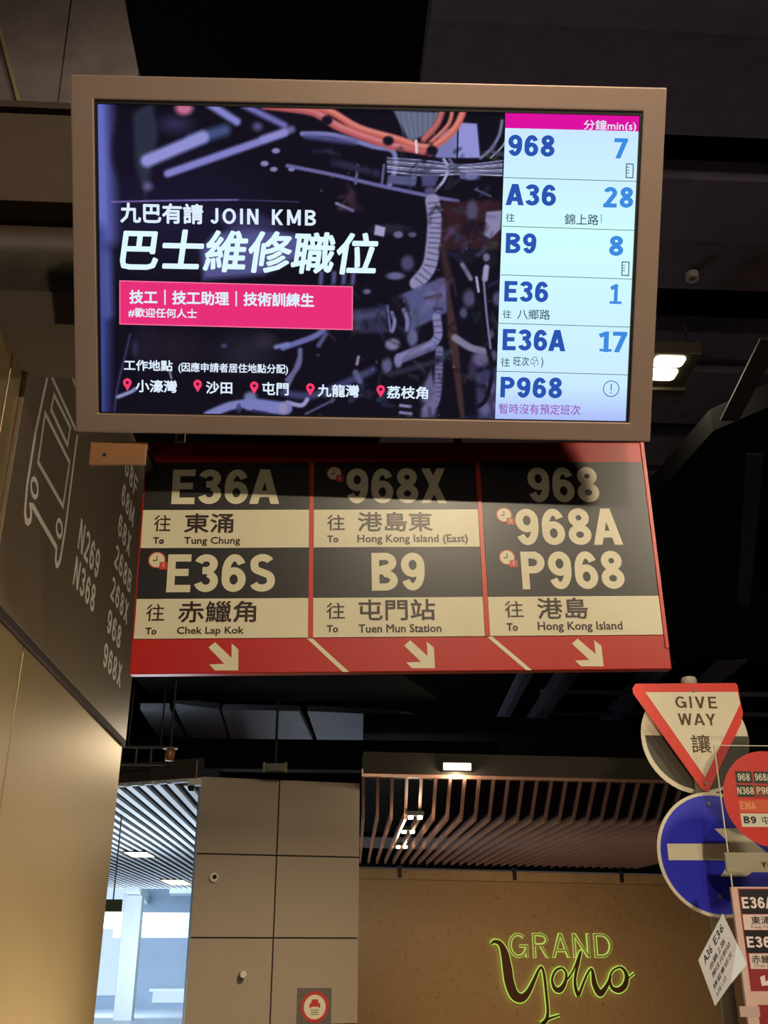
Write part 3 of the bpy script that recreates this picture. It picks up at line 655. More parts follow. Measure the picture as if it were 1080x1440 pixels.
MB().poly(ft.pts([(710.6, 158.8), (901, 163.6), (900, 185.5), (710.4, 180.3)], TE), TE).build('header_bar', emat('screen_magenta', (222, 18, 160)), disp)
T2 = TE - .0005
WTX = emat('screen_text_white', (222, 238, 255))
def typw(s, p, y, **k): typ(ft, MB(), s, p, y, **k).build('white_lettering', WTX, disp)
def cutw(s, p, y, **k): cut(ft, MB(), s, p, y, **k).build('white_lettering', WTX, disp)
navy = MB(); blue = MB(); ink = MB(); wht = MB(); mag = MB(); pinkish = MB()
for s, p, t in (('968', (715.5, 188.5, 781, 218.5), .2), ('A36', (712, 258, 783, 288), .2), ('B9', (712, 327, 755, 355.5), .2), ('E36', (710, 395, 772, 424), .2), ('E36A', (707.5, 463, 796.5, 493), .2), ('P968', (704.5, 530.5, 791.5, 559.5), .2)):
    cut(ft, MB(), s, p, T2, t=t, gap=.10).build('route_number', emat('screen_navy', (44, 84, 178)), disp)
for s, p in (('7', (865, 193, 884, 221.5)), ('28', (850, 262, 892, 291)), ('8', (858, 331, 878, 359)), ('1', (860, 399, 871, 427)), ('17', (844, 466, 883, 495))):
    mb = cut(ft, MB(), s, p, T2, t=.2, gap=.12)
    if s == '1': mb.poly(ft.pts([(857, 423.5), (874, 424), (874, 427.6), (857, 427)], T2), T2 - 2e-4)
    if s == '17': mb.poly(ft.pts([(843, 490.5), (860, 491), (860, 494.6), (843, 494)], T2), T2 - 2e-4)
    mb.build('minutes_number', emat('screen_blue', (62, 140, 226)), disp)
for s, p in (('往', (712, 299, 724.6, 311)), ('錦上路', (795, 300, 843, 315.5)), ('往', (707.7, 435.5, 719.7, 447)), ('八鄉路', (728, 434.5, 774.6, 449)), ('往', (705, 503, 718, 515.5)), ('旺次☘', (723, 501, 758, 516)), (')', (761.5, 502, 765, 517))):
    typ(ft, MB(), s, p, T2, bold=.008).build('destination_lettering', emat('screen_ink', (58, 88, 112)), disp)
ink.stroke(ft.pts([(847, 302), (845.5, 302), (845.5, 314)], T2), .0012, T2)
for a, b_ in (((708.5, 249.6), (895.5, 255.2)), ((706.5, 318), (892.5, 324)), ((704, 386.5), (889.5, 392.5)), ((701.5, 454.6), (886.6, 460)), ((698.7, 522), (883.5, 527.2))):
    ink.stroke(ft.pts([a, b_], T2), .0014, T2)
def phone(x0, y0, x1, y1):
    P = ft.pts([(x0, y0), (x1, y0 + .3), (x1 - .6, y1), (x0 - .6, y1 - .3)], T2); ink.stroke(P, .0022, T2, closed=True)
    for k in (.25, .45, .65): ink.stroke(ft.pts([(x0, y0 + (y1 - y0) * k), (x0 + 4, y0 + (y1 - y0) * k)], T2), .0016, T2)
phone(881, 230.5, 890.5, 250); phone(875, 368.3, 884.5, 387.5)
cc = ft.on(859.4, 546.7, T2); ink2 = MB().stroke(circ(cc[0], cc[1], .0180, 28), .0020, T2, closed=True); ink2.stroke([(cc[0], cc[1] + .011), (cc[0], cc[1] - .004)], .0026, T2); ink2.stroke([(cc[0], cc[1] - .0075), (cc[0], cc[1] - .0105)], .0026, T2)
ink2.build('alert_symbol', emat('screen_mid_blue', (60, 110, 180)), disp)
typ(ft, pinkish, '暫時沒有預定班次', (702, 568.3, 817.4, 583), T2, bold=.006); pinkish.build('status_lettering', emat('screen_violet', (150, 80, 190)), disp)
ink.build('row_lines', emat('screen_ink', (58, 88, 112)), disp)
typw( '分鐘min(s)', (822, 167.5, 896, 184), T2, bold=.01)
pb = ft.pts([(168.6, 395), (495.6, 403.3), (495.4, 463.6), (168.6, 455.6)], TE)
MB().poly(pb, TE).build('pink_banner', emat('screen_pink', (232, 48, 120)), disp)
MB().stroke(pb, .0022, T2 + 1e-4, closed=True).build('banner_outline', emat('screen_light_pink', (250, 120, 160)), disp)
big = MB()
typ(ft, big, '巴士維修職位', (167, 323, 532, 383), T2, bold=.024, shear=.14, n=8)
typw( '九巴有請', (167.6, 284.5, 285, 313.5), T2, bold=.03)
cutw('JOIN KMB', (295, 293, 444, 315), T2, t=.17, gap=.24)
typw( '技工｜技工助理｜技術訓練生', (180.6, 408.5, 441.5, 430), T2, bold=.03)
typw( '#歡迎任何人士', (179, 433, 276, 446.5), T2, bold=.022)
typw( '工作地點', (172.8, 506, 241.7, 521.5), T2, bold=.025)
typw( '(因應申請者居住地點分配)', (249.7, 510.5, 404.7, 526), T2, bold=.02)
for s, p in (('小濠灣', (189.4, 534, 248, 552)), ('沙田', (288.6, 536.5, 326, 554)), ('屯門', (368, 537.5, 405.6, 556)), ('九龍灣', (446.5, 540.5, 505, 558.5)), ('荔枝角', (544, 543, 602.4, 561))):
    typw( s, p, T2, bold=.024)
big.build('headline_lettering', emat('screen_headline', (222, 250, 255)), disp)
for x, y in ((179, 539.5), (278, 541.5), (357.5, 544), (436.4, 546.5), (535.4, 549)):
    c = ft.on(x, y - 1.5, T2); r = .0098
    P = circ(c[0], c[1], r, 20, a0=math.radians(-30), a1=math.radians(210)) + [(c[0], c[1] - .019)]
    pn = MB().poly(P, T2).build('map_pin', emat('screen_pin_pink', (246, 60, 110)), disp)
    MB().poly(circ(c[0], c[1], .0036, 14), T2 - 2e-4).build('pin_hole', emat('screen_pin_dark', (60, 10, 40)), tv)

# =================================================================== RED BUS STOP SIGN
fs = Frame((0.1705, 2.2598, 0.8805 + EYE), -0.0175, 0.034, -0.0201)
sg = root('bus_stop_sign', fs, 'wide red bus stop sign with black route and cream destination panels, hung under the screen', 'sign')
SW, SH = 1.25, .5827
MB().box(-SW / 2, SW / 2, 0, .03, -SH / 2, SH / 2).build('board', RED, sg, bevel=.002)
xs = [(fs.on(201.7, 718)[0], fs.on(434, 800)[0]), (fs.on(441, 800)[0], fs.on(674, 760)[0]), (fs.on(683.5, 800)[0], fs.on(931.7, 889)[0])]
zr = [fs.on(437, y)[1] for y in (650.5, 717, 770.5, 841, 897)]
for i, (a, b_) in enumerate(xs):
    if i < 2:
        rows = ((1, 0, BLACK, 'route_panel'), (2, 1, CREAM, 'destination_panel'), (3, 2, BLACK, 'route_panel'), (4, 3, CREAM, 'destination_panel'))
    else: rows = ((3, 0, BLACK, 'route_panel'), (4, 3, CREAM, 'destination_panel'))
    for lo, hi, m, nm in rows: MB().box(a, b_, -.0025, -.0002, zr[lo] + .0004, zr[hi] - .0004).build(nm, m, sg)
PINK = mat('bright_red_strip', (204, 58, 42), .3)
for a, b_ in ((xs[0][1], xs[1][0]), (xs[1][1], xs[2][0])): MB().box(a + .001, b_ - .001, -.0035, -.0002, zr[4], zr[0]).build('divider_and_lit_edge', PINK, sg)
MB().box(xs[2][1] + .002, SW / 2 - .001, -.0035, -.0002, -SH / 2 + .05, SH / 2 - .001).build('divider_and_lit_edge', PINK, sg)  # lighter red paints the right border as if it caught the light
Yt = -.0032; num = MB(); dst = MB()
for s, p in (('E36A', (242.5, 661, 393, 709.5)), ('E36S', (235.5, 780, 387, 833)), ('968X', (487, 659.5, 627, 708.5)), ('B9', (522.5, 778, 597, 831)), ('968', (742, 658, 841, 707)), ('968A', (725, 716, 873, 767)), ('P968', (733, 776, 876.5, 829))):
    cut(fs, MB(), s, p, Yt, t=.19, gap=.085).build('route_number', CREAM, sg)
for s, p, bo in (('往', (217, 725, 240.5, 748), .006), ('東涌', (259.5, 722.5, 328.6, 750), .02), ('To', (215.5, 756, 231, 765.5), .03), ('Tung Chung', (259, 755.5, 338, 768.5), .02),
                 ('往', (206, 850, 231.5, 874), .006), ('赤鱲角', (251, 845.5, 360.5, 876), .016), ('To', (205, 883, 220.5, 893), .03), ('Chek Lap Kok', (249, 881.5, 343, 895), .02),
                 ('往', (460, 724.5, 485, 746.5), .006), ('港島東', (503, 720.5, 608, 748), .016), ('To', (460, 753.6, 476, 763.6), .03), ('Hong Kong Island (East)', (502.5, 752, 658, 766.5), .02),
                 ('往', (459, 848, 485, 871), .006), ('屯門站', (504, 843, 612, 873), .016), ('To', (459.5, 879.5, 475.6, 890), .03), ('Tuen Mun Station', (504, 878, 620.6, 890), .02),
                 ('往', (709.5, 845.5, 735.5, 869), .006), ('港島', (755, 841, 826, 871), .016), ('To', (712, 876.7, 728, 888), .03), ('Hong Kong Island', (756, 874.5, 875, 890), .02)):
    typ(fs, MB(), s, p, Yt, bold=bo).build('destination_lettering', DARKTXT, sg)
for cx_, cy_, rr, bx in ((221, 788, .0205, (224.5, 791, 235.5, 801.5)), (470, 666.4, .0185, (473, 669, 482.5, 678.5)), (708.6, 724.7, .0195, (712.5, 729, 723, 738.8)), (712.8, 784.4, .0195, (716.6, 788.3, 727.6, 798.3))):
    c = fs.on(cx_, cy_); ck = MB().poly(circ(*c, rr, 28), Yt).build('clock_symbol', CREAM, sg)
    MB().stroke(circ(*c, rr - .0012, 28), .0026, Yt - 1e-4, closed=True).build('clock_rim', REDBOX, ck)
    MB().stroke([(c[0], c[1] + .010), (c[0], c[1] - .001), (c[0] - .009, c[1] - .001)], .0022, Yt - 2e-4).build('clock_hand', DARKTXT, ck)
    x0, x1, z0, z1 = bbox(fs, *bx); MB().poly(rect(x0, x1, z0, z1), Yt - 3e-4).build('notice_square', REDBOX, ck)
    MB().stroke([((x0 + x1) / 2, z1 - .003), ((x0 + x1) / 2, z0 + .006)], .002, Yt - 5e-4).build('notice_mark', CREAM, ck)
A1 = [(302.5, 903), (325.8, 925.3), (325.8, 905), (335.5, 913.3), (335, 942.8), (302.2, 942.8), (294.4, 934.4), (315.5, 933.6), (293.3, 910.5)]
P1 = fs.pts(A1); t0 = P1[4]
for tip in ((335, 942.8), (611.7, 939.9), (848.9, 937.2)):
    t = fs.on(*tip); MB().poly([(p[0] - t0[0] + t[0], p[1] - t0[1] + t[1]) for p in P1], -.0009).build('arrow', CREAM, sg)
for q in (((430.5, 897), (438.5, 897), (491, 945), (482, 945)), ((684, 895), (692, 895), (748, 942.3), (739.5, 942.3))):
    MB().poly(fs.pts(q), -.0007).build('diagonal_stripe', CREAM, sg)
x0, x1, z0, z1 = bbox(fs, 127, 620, 207, 654)
x0, x1, z0, z1 = bbox(fs, 127, 620, 207, 654, -.135)
br = MB().box(x0, x1 - .001, -.139, -.131, z0, z1 - .004).build('bracket', mat('bronze_bracket', (150, 104, 66), .45, .4, noise=.3, scale=6), sg, bevel=.001)
c = fs.on(147, 639.5, -.139); MB().poly(circ(*c, .0048, 16), -.1402, -.1392).build('bolt_hole', BLACKM, br)
MB().box(x1 - .03, x1 - .001, -.131, .01, z1 - .03, z1 - .005).build('bracket_arm', BLACKM, sg)
for hx in (-.38, .32):
    a = fs.loc((hx, 2.275, 1.165 + EYE)); b_ = fs.loc((hx, 2.275, bz(454)))
    MB().tube([tuple(a), tuple(b_)], .012, 10).build('hanger_rod', STEEL, sg)

# =================================================================== ROUTE PLATE ON THE LEFT PIER
class SideFrame(Frame):
    pass
fh = Frame((WX + .012, 0, 0), math.radians(90))         # faces +X; local x runs along +Y
assert abs(fh.A[0][1] + 1) < 1e-6
rp = root('route_plate', fh, 'brown metal plate with pale bus outline and route numbers on the left pier', 'sign')
hx0, hx1 = fh.on(50, 458)[0], Y1 + .005
MB().box(hx0, hx1, 0, .012, zb + .004, 3.6).build('plate', PLATE, rp, bevel=.001)
MB().box(Y0 + .01, hx1, .0, .012, zb - .02, zb + .002).build('lower_trim', JOINT, rp)
ic = MB(); tw = .019; yi = -.0008
ic.stroke(fh.pts([(106, 516), (91.7, 478), (84, 468), (79, 464.5), (76, 466), (74.5, 472), (66.5, 528.6), (50.4, 604), (37.8, 682), (34.6, 720), (36, 732), (39.4, 735), (42.5, 731), (43.5, 722), (42.4, 711), (46, 712), (79, 770), (77.9, 787), (79, 794), (81, 795), (84, 788), (91, 747), (105.6, 633), (108.5, 612)]), tw, yi)
ic.stroke(fh.pts([(106, 542), (80, 479), (71.5, 528), (106, 604)]), tw * .8, yi - 1e-4)
ic.stroke(fh.pts([(75.5, 555), (98.5, 601), (94.5, 626), (71.5, 576)]), tw * .8, yi - 1e-4, closed=True)
ic.stroke(fh.pts([(63, 581), (97.4, 650), (88.2, 712), (53.2, 650)]), tw * .8, yi - 1e-4, closed=True)
for cx_, cy_ in ((48, 686), (83, 743)):
    c = fh.on(cx_, cy_); ic.stroke(circ(*c, .034, 20, .024), .015, yi - 2e-4, closed=True)
ic.build('bus_symbol', WHITEPR, rp)
rt = MB()
def row(s, px, py, ztop, zbot, wper):
    c = fh.on(px, py); strokes(rt, s, c[0], c[0] + wper * len(s), zbot, ztop, yi, t=.17, gap=.16)
zN = [fh.on(113.5, 727)[1], fh.on(109.6, 771.8)[1], fh.on(106.5, 780)[1], fh.on(103, 822)[1]]
xN = fh.on(111, 750)[0]; xN2 = fh.on(137, 790)[0]
hN = (zN[0] - zN[1])
strokes(MB(), 'N269', xN, fh.on(141, 778)[0], zN[1], zN[0], yi, t=.17, gap=.16).build('route_number', WHITEPR, rp)
strokes(MB(), 'N368', xN, fh.on(141, 778)[0], zN[3], zN[2], yi, t=.17, gap=.16).build('route_number', WHITEPR, rp)
tops = [(678, 632), (676, 675.4), (0, 717.7), (0, 760), (0, 806), (0, 853.7), (147.3, 901.2)]
cA = fh.on(147.5, 901.2); cB = fh.on(143.9, 935.5); cC = fh.on(169.5, 960); xL = (cA[0] + cB[0]) / 2
h9 = cA[1] - cB[1]; wch = (cC[0] - xL) / 4
cT = fh.on(172.9, 675.4); pitch = (cT[1] - cA[1]) / 5
for k, s in enumerate(('968X', '968', '268X', '268B', '68X', '68M', '68F')):
    z = cA[1] + pitch * k; strokes(MB(), s, xL, xL + wch * len(s), z - h9, z, yi, t=.17, gap=.16).build('route_number', WHITEPR, rp)

# =================================================================== FAR LETTERING ON THE STONE WALL
NEON = mat('green_neon', (190, 226, 92), emit=.85); CHROME = mat('dark_bronze_chrome', (120, 78, 56), .25, 0.6)
ls = root('illuminated_wall_sign', fm, 'green-edged illuminated script lettering on the brown stone wall', 'wall sign')
def L7(X, Y): return fm.on(480 + X / 2.348, 1060 + Y / 2.348)
for s, a, b_ in (('G', 552, 614), ('R', 632, 682), ('A', 694, 752), ('N', 764, 818), ('D', 834, 892)):
    x0 = L7(a, 635)[0]; x1 = L7(b_, 635)[0]; z0 = L7(720, 672)[1]; z1 = L7(720, 594)[1]
    strokes(MB(), s, x0, x1, z0, z1, -.02, t=.07).build('capital_letter', mat('letter_face', (190, 170, 120), .35, .3), ls)
    strokes(MB(), s, x0 - .008, x1 + .008, z0 - .008, z1 + .008, -.012, t=.13).build('letter_glow_edge', NEON, ls)
def script(P, W, closed=False):
    # smooth the path
    Q = []; Wd = []; n = len(P)
    for i in range(n - 1):
        p0, p1, p2, p3 = [np.array(P[max(0, min(n - 1, i + k))], float) for k in (-1, 0, 1, 2)]
        for j in range(6):
            t = j / 6; Q.append(.5 * (2 * p1 + (p2 - p0) * t + (2 * p0 - 5 * p1 + 4 * p2 - p3) * t * t + (3 * p1 - p0 - 3 * p2 + p3) * t ** 3)); Wd.append(W[i] + (W[i + 1] - W[i]) * t)
    Q.append(np.array(P[-1], float)); Wd.append(W[-1])
    sc_ = abs(L7(1, 700)[0] - L7(0, 700)[0]); Ql = [L7(*q) for q in Q]
    a = MB(); b_ = MB()
    a.stroke(Ql, [max(.02, k * sc_) for k in Wd], -.06)
    face = a.build('script_letter', CHROME, ls)
    b_.stroke(Ql, [max(.02, k * sc_) + .036 for k in Wd], -.05); b_.build('script_glow_edge', NEON, ls)
script([(490, 628), (500, 620), (520, 628), (534, 660), (543, 710), (550, 755), (566, 795), (590, 806), (612, 786), (632, 745), (646, 714), (656, 706), (664, 730), (672, 800), (676, 850), (670, 880), (655, 892)], [6, 10, 16, 28, 34, 34, 32, 26, 18, 12, 8, 8, 10, 10, 10, 14, 12])
script([(655, 892), (676, 876), (716, 862)], [10, 8, 4])
script([(722, 706), (702, 716), (690, 745), (700, 775), (718, 778), (734, 752), (736, 722), (722, 706)], [6, 8, 8, 14, 18, 12, 8, 6])
script([(740, 745), (760, 715), (778, 668), (784, 656), (776, 690), (766, 740), (768, 775), (778, 798)], [6, 6, 6, 8, 12, 10, 12, 16])
script([(778, 798), (800, 740), (816, 712), (824, 720), (830, 760), (848, 790), (868, 770), (884, 735)], [10, 8, 6, 12, 20, 22, 14, 8])
script([(912, 704), (890, 716), (880, 742), (888, 772), (910, 780), (930, 764), (936, 735), (926, 712), (912, 704)], [6, 6, 8, 12, 18, 20, 16, 10, 6])
script([(936, 745), (948, 735), (962, 724)], [5, 3, 2])
g0 = fm.on(780, 1350); p = fm.M @ Vector((g0[0], -.35, g0[1]))

# =================================================================== ROAD SIGNS ON THE RIGHT
SYR = 5.2
fr = Frame((0, SYR, 0))
pt = at_y(968, 952, SYR + .06)
PXX = pt[0]
post = root('sign_post', (PXX, SYR + .06, 0), 'round pale post carrying the road signs at the right edge', 'post')
GRAYP = mat('pale_post_paint', (196, 186, 160), .5, noise=.3, scale=12)
MB().tube([(0, 0, 0), (0, 0, pt[2] - .03)], .036, 20).build('pole', GRAYP, post, smooth=True)
MB().tube([(0, 0, pt[2] - .05), (0, 0, pt[2] - .02), (0, 0, pt[2] - .005), (0, 0, pt[2])], [.042, .042, .036, .02], 20).build('post_cap', GRAYP, post, smooth=True)
MB().tube([(0, 0, 0), (0, 0, .03)], .09, 20).build('base_flange', STEEL, post)
ALU = mat('grey_sign_back', (150, 146, 134), .45, .4, noise=.3)
SRED = mat('reflective_red', (232, 60, 48), .45); SWHT = mat('reflective_white', (236, 226, 198), .45, noise=.1); SBLU = mat('reflective_blue', (40, 44, 214), .4, noise=.15, scale=20)
# triangle
gw = root('give_way_sign', (PXX, SYR, 0), 'red and white inverted triangle sign reading GIVE WAY on the post', 'road sign')
fg = Frame((PXX, SYR - .02, 0)); gw.location = (PXX, SYR - .02, 0)
out = fg.pts([(894, 961.5), (1034, 960.5), (1037, 963), (1041, 985), (1045, 1003), (1042, 1018), (998, 1110), (993, 1112.5), (987, 1110), (890.5, 975), (889.5, 968)])
MB().poly(out, 0, .006).build('sign_plate', SRED, gw)
MB().poly(fg.pts([(907.5, 973.5), (1037.3, 973), (1040.8, 990), (991.5, 1093)]), -.0008).build('white_field', SWHT, gw)
gt = MB(); cut(fg, gt, 'GIVE', (949.5, 979.5, 1007.5, 996), -.0014, t=.16, gap=.22); cut(fg, gt, 'WAY', (953.5, 1003.5, 1006, 1020), -.0014, t=.15, gap=.22)
typ(fg, gt, '讓', (972, 1033, 999, 1059), -.0014, bold=.01); gt.build('lettering', mat('brown_sign_print', (84, 62, 20), .5), gw)
for px, py in ((975.5, 972), (992, 1102)):
    c = fg.on(px, py); MB().poly(circ(*c, .008, 14), -.006, -.001).build('bolt', STEEL, gw)
# round disc behind the triangle
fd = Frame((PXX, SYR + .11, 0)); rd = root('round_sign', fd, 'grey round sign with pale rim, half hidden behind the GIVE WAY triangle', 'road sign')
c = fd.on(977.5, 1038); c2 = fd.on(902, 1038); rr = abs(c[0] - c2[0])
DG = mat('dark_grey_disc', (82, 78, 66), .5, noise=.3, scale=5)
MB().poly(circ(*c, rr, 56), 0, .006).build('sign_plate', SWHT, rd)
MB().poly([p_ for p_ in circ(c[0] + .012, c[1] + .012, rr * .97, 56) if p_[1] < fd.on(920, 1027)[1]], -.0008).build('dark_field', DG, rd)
# blue arrow disc
fb = Frame((PXX, SYR - .01, 0)); bl = root('arrow_sign', fb, 'round blue sign with a white arrow pointing right, below the triangle', 'road sign')
c = fb.on(1007.5, 1200); c2 = fb.on(924.5, 1200); rr = abs(c[0] - c2[0]); c = (c[0], fb.on(1000, 1200.5)[1])
MB().poly(circ(*c, rr, 64), 0, .006).build('sign_plate', SWHT, bl)
MB().poly(circ(*c, rr * .945, 64), -.0008).build('blue_field', SBLU, bl)
aw = MB().poly(fb.pts([(937.8, 1186.5), (1020, 1186.2), (1025.8, 1186), (1004.5, 1165.3), (1036, 1164.8), (1086, 1205), (1049, 1233), (1013, 1232.7), (1027, 1211), (1020, 1210), (940.2, 1209.6)]), -.0016)
aw.build('arrow', SWHT, bl)
for px, py in ((996, 1130.5), (1012.5, 1261)):
    q = fb.on(px, py); MB().poly(circ(*q, .010, 14), -.008, -.001).build('bolt', STEEL, bl, bevel=.002)
for nm, fz in (('clip', fg.on(960, 1020)[1]), ('clip', fb.on(960, 1150)[1]), ('clip', fb.on(960, 1240)[1])):
    MB().box(-.05, .05, -.058, -.030, fz - .015, fz + .015).build('sign_clip', STEEL, post)

# =================================================================== QUEUE STOP AT THE RIGHT EDGE
QY = 4.55
fq = Frame((0, QY, 0)); q0 = fq.on(1004.5, 1048)
ACR = bpy.data.materials.new('clear_acrylic'); ACR.use_nodes = True; nt = ACR.node_tree; nt.nodes.clear()
o_ = nt.nodes.new('ShaderNodeOutputMaterial'); mx = nt.nodes.new('ShaderNodeMixShader'); tr_ = nt.nodes.new('ShaderNodeBsdfTransparent'); gl = nt.nodes.new('ShaderNodeBsdfGlossy'); fr_ = nt.nodes.new('ShaderNodeFresnel')
tr_.inputs[0].default_value = (.96, .97, .96, 1); gl.inputs['Roughness'].default_value = .04; fr_.inputs[0].default_value = 1.35
nt.links.new(fr_.outputs[0], mx.inputs[0]); nt.links.new(tr_.outputs[0], mx.inputs[1]); nt.links.new(gl.outputs[0], mx.inputs[2]); nt.links.new(mx.outputs[0], o_.inputs[0])
ac = root('acrylic_panel', (q0[0], QY, 0), 'clear acrylic sheet in front of the blue arrow sign, with a red disc sticker', 'panel')
fa = Frame((q0[0], QY, 0)); xe = .62
za = q0[1]; zb2 = fq.on(1030, 1262)[1]
MB().box(0, xe, 0, .006, zb2, za).build('clear_sheet', ACR, ac)
EDG = mat('bright_acrylic_edge', (226, 216, 190), .3)
MB().box(-.002, .0015, -.001, .007, zb2, za).build('sheet_edge', EDG, ac); MB().box(-.002, xe, -.001, .007, za - .0015, za + .0015).build('sheet_edge', EDG, ac)
RD = mat('red_sticker', (196, 44, 30), .35); c = fa.on(1082, 1123); c2 = fa.on(1017.5, 1123); rr = abs(c[0] - c2[0])
MB().poly(circ(c[0], c[1], rr, 48), -.001).build('red_disc', RD, ac)
def lab(px, name, m, txt=None, tm=None, t=.16): 
    x0, x1, z0, z1 = bbox(fa, *px); o = MB().poly(rect(x0, x1, z0, z1), -.002).build(name, m, ac)
    if txt:
        s_, tp = txt; mb = MB(); cut(fa, mb, s_, tp, -.003, t=t, gap=.1); mb.build('lettering', tm, o if False else ac)
DGN = mat('dark_green_label', (40, 44, 34), .5); BRL = mat('brown_label', (120, 50, 30), .5); PAL = mat('pale_label_print', (206, 200, 180), .5)
lab((1034, 1084.5, 1057.5, 1101.5), 'route_label', DGN, ('968', (1037, 1088, 1054, 1098)), PAL)
lab((1059.5, 1085, 1092, 1102), 'route_label', DGN, ('968A', (1061, 1088, 1084, 1098)), PAL)
lab((1036, 1103.5, 1060, 1121), 'route_label', DGN, ('N368', (1036.5, 1107, 1059.5, 1117)), PAL)
lab((1061, 1104, 1094, 1122), 'route_label', BRL, ('P968', (1064, 1107, 1088, 1117)), PAL)
lab((1039, 1125, 1094, 1142), 'route_label', mat('faded_orange_label', (204, 84, 50), .5), ('E36A', (1041, 1128, 1062, 1138)), mat('faded_print', (222, 150, 110), .5))
lab((1042, 1144, 1094, 1163), 'route_label', PAL, ('B9', (1045.5, 1148, 1063, 1158)), BLACK, .2)
mb = MB(); typ(fa, mb, '屯門', (1070.5, 1148, 1094, 1159), -.003, bold=.01); mb.build('lettering', BLACK, ac)
# grey header bar with its printed word start
hb = root('header_bar', (q0[0], QY - .02, 0), 'grey header bar reading YO across the foot of the acrylic sheet', 'sign')
fhb = Frame((q0[0], QY - .02, 0)); x0, x1, z0, z1 = bbox(fhb, 1021, 1199, 1150, 1226.5)
MB().box(x0, x1, 0, .015, z0, z1).build('bar', mat('grey_bar_paint', (150, 142, 120), .5, noise=.15), hb, bevel=.001)
mb = MB(); cut(fhb, mb, 'YOHO', (1070.5, 1212, 1105, 1220.5), -.001, t=.18, gap=.1); mb.build('lettering', DARKTXT, hb)
# small route board
sb = root('route_board', (q0[0], QY - .03, 0), 'small route board with black and pink rows at the lower right corner', 'sign')
fq2 = Frame((q0[0], QY - .03, 0))
PK = mat('pale_pink_board', (206, 172, 158), .5, noise=.1)
xo, _ = fq2.on(1030, 1300); 
B = fq2.pts([(1028, 1247), (1150, 1245), (1150, 1600), (1066, 1600)]); xl = B[0][0]
MB().box(xl, xl + .42, 0, .02, B[3][1], B[0][1]).build('board', PK, sb, bevel=.002)
def cell(p, nm, m, y=-.0015): MB().box(fq2.on(*p[0])[0], xl + .41, y, -.0002, fq2.on(p[0][0], p[1])[1], fq2.on(*p[0])[1]).build(nm, m, sb)
DKR = mat('deep_red_print', (138, 22, 36), .45)
cell(((1037, 1249.5), 1394), 'red_backing', DKR, -.0008)
cell(((1039, 1251), 1285), 'route_row', BLACK); cell(((1044, 1286), 1307.5), 'destination_row', mat('pale_board_row', (214, 196, 190), .5)); cell(((1046, 1308.5), 1340), 'route_row', BLACK); cell(((1053, 1341), 1362.5), 'destination_row', MATS['pale_board_row'])
mb = MB(); cut(fq2, mb, 'E36A', (1043, 1261.5, 1088, 1277.5), -.0022, t=.19, gap=.1); cut(fq2, mb, 'E36S', (1050, 1317, 1096, 1332.5), -.0022, t=.19, gap=.1); mb.build('route_lettering', mat('pink_white_print', (226, 208, 204), .5), sb)
mb = MB(); typ(fq2, mb, '東涌', (1056, 1288.5, 1082, 1300), -.0022, bold=.02); typ(fq2, mb, 'Tung Chung', (1055, 1301.5, 1092, 1306.5), -.0022); typ(fq2, mb, '赤鱲角', (1056.5, 1343, 1096, 1355), -.0022, bold=.015); typ(fq2, mb, 'Chek Lap Kok', (1060, 1356, 1104, 1361.5), -.0022); mb.build('destination_lettering', DARKTXT, sb)
mb = MB().poly(fq2.pts([(1094, 1367), (1076.5, 1380.5), (1075, 1371), (1068.5, 1374), (1071, 1386.5), (1084, 1385), (1081, 1381.5), (1096, 1371)]), -.0022); mb.build('arrow', MATS['pink_white_print'], sb)
x0, x1, z0, z1 = bbox(fq2, 1068, 1413, 1150, 1460); MB().box(x0, x1, -.0015, -.0002, z0, z1).build('lower_panel', DKR, sb)
x0, x1, z0, z1 = bbox(fq2, 1040, 1415, 1068, 1430); MB().box(x0, x1, -.003, -.0002, z0, z1).build('sticker', mat('greyed_sticker', (190, 160, 154), .5), sb)
# foot of the queue stop, out of frame
MB().box(xl + .38, xl + .42, .04, .07, 0, za - .1).build('support', STEEL, sb); MB().box(xl + .25, xl + .55, -.1, .2, 0, .04).build('foot', STEEL, sb, bevel=.005)
# laminated paper notice, taped diagonally
QN = 4.48
fn = Frame((q0[0], QN, 0), math.radians(14)); Pn = fn.pts([(1016.5, 1284.5), (1049, 1353), (1005.6, 1414.7), (982, 1350)])
nt_ = root('paper_notice', fn, 'white laminated paper notice taped askew beside the small route board', 'notice')
MB().poly(Pn, 0, .002).build('sheet', mat('laminated_paper', (206, 204, 206), .18, noise=.1), nt_)
a = np.array(Pn[3]); ux = (np.array(Pn[0]) - a); uy = (np.array(Pn[2]) - a)
def nl(s, u0, u1, v0, v1, bold=.02):
    tmp = typeset(MB(), s, u0, u1, -v1, -v0, 0, bold=bold); o = MB(); o.v = [(*(a + ux * v[0] + uy * (-v[2])), 0) for v in tmp.v]
    o.v = [(q_[0], -.0006, q_[1]) for q_ in [(x_[0], x_[1]) for x_ in o.v]]; o.f = tmp.f; return o
for s, u0, u1, v0, v1 in (('A36', .12, .42, .08, .24), ('E36', .52, .88, .08, .24), ('由錦上路', .2, .80, .33, .45), ('開往元朗站', .2, .9, .50, .61), ('請留意班次', .12, .85, .68, .79), ('5月1日', .12, .5, .86, .95)):
    nl(s, u0, u1, v0, v1).build('lettering', mat('notice_ink', (70, 70, 84), .6), nt_)
p4 = np.array(Pn)
MB().poly([tuple(p4[0] + (p4[1] - p4[0]) * .6), tuple(p4[0] + (p4[1] - p4[0]) * 1.04), tuple(p4[1] + (p4[2] - p4[1]) * .5)], -.001).build('tape', mat('clear_tape', (224, 232, 240), .12), nt_)

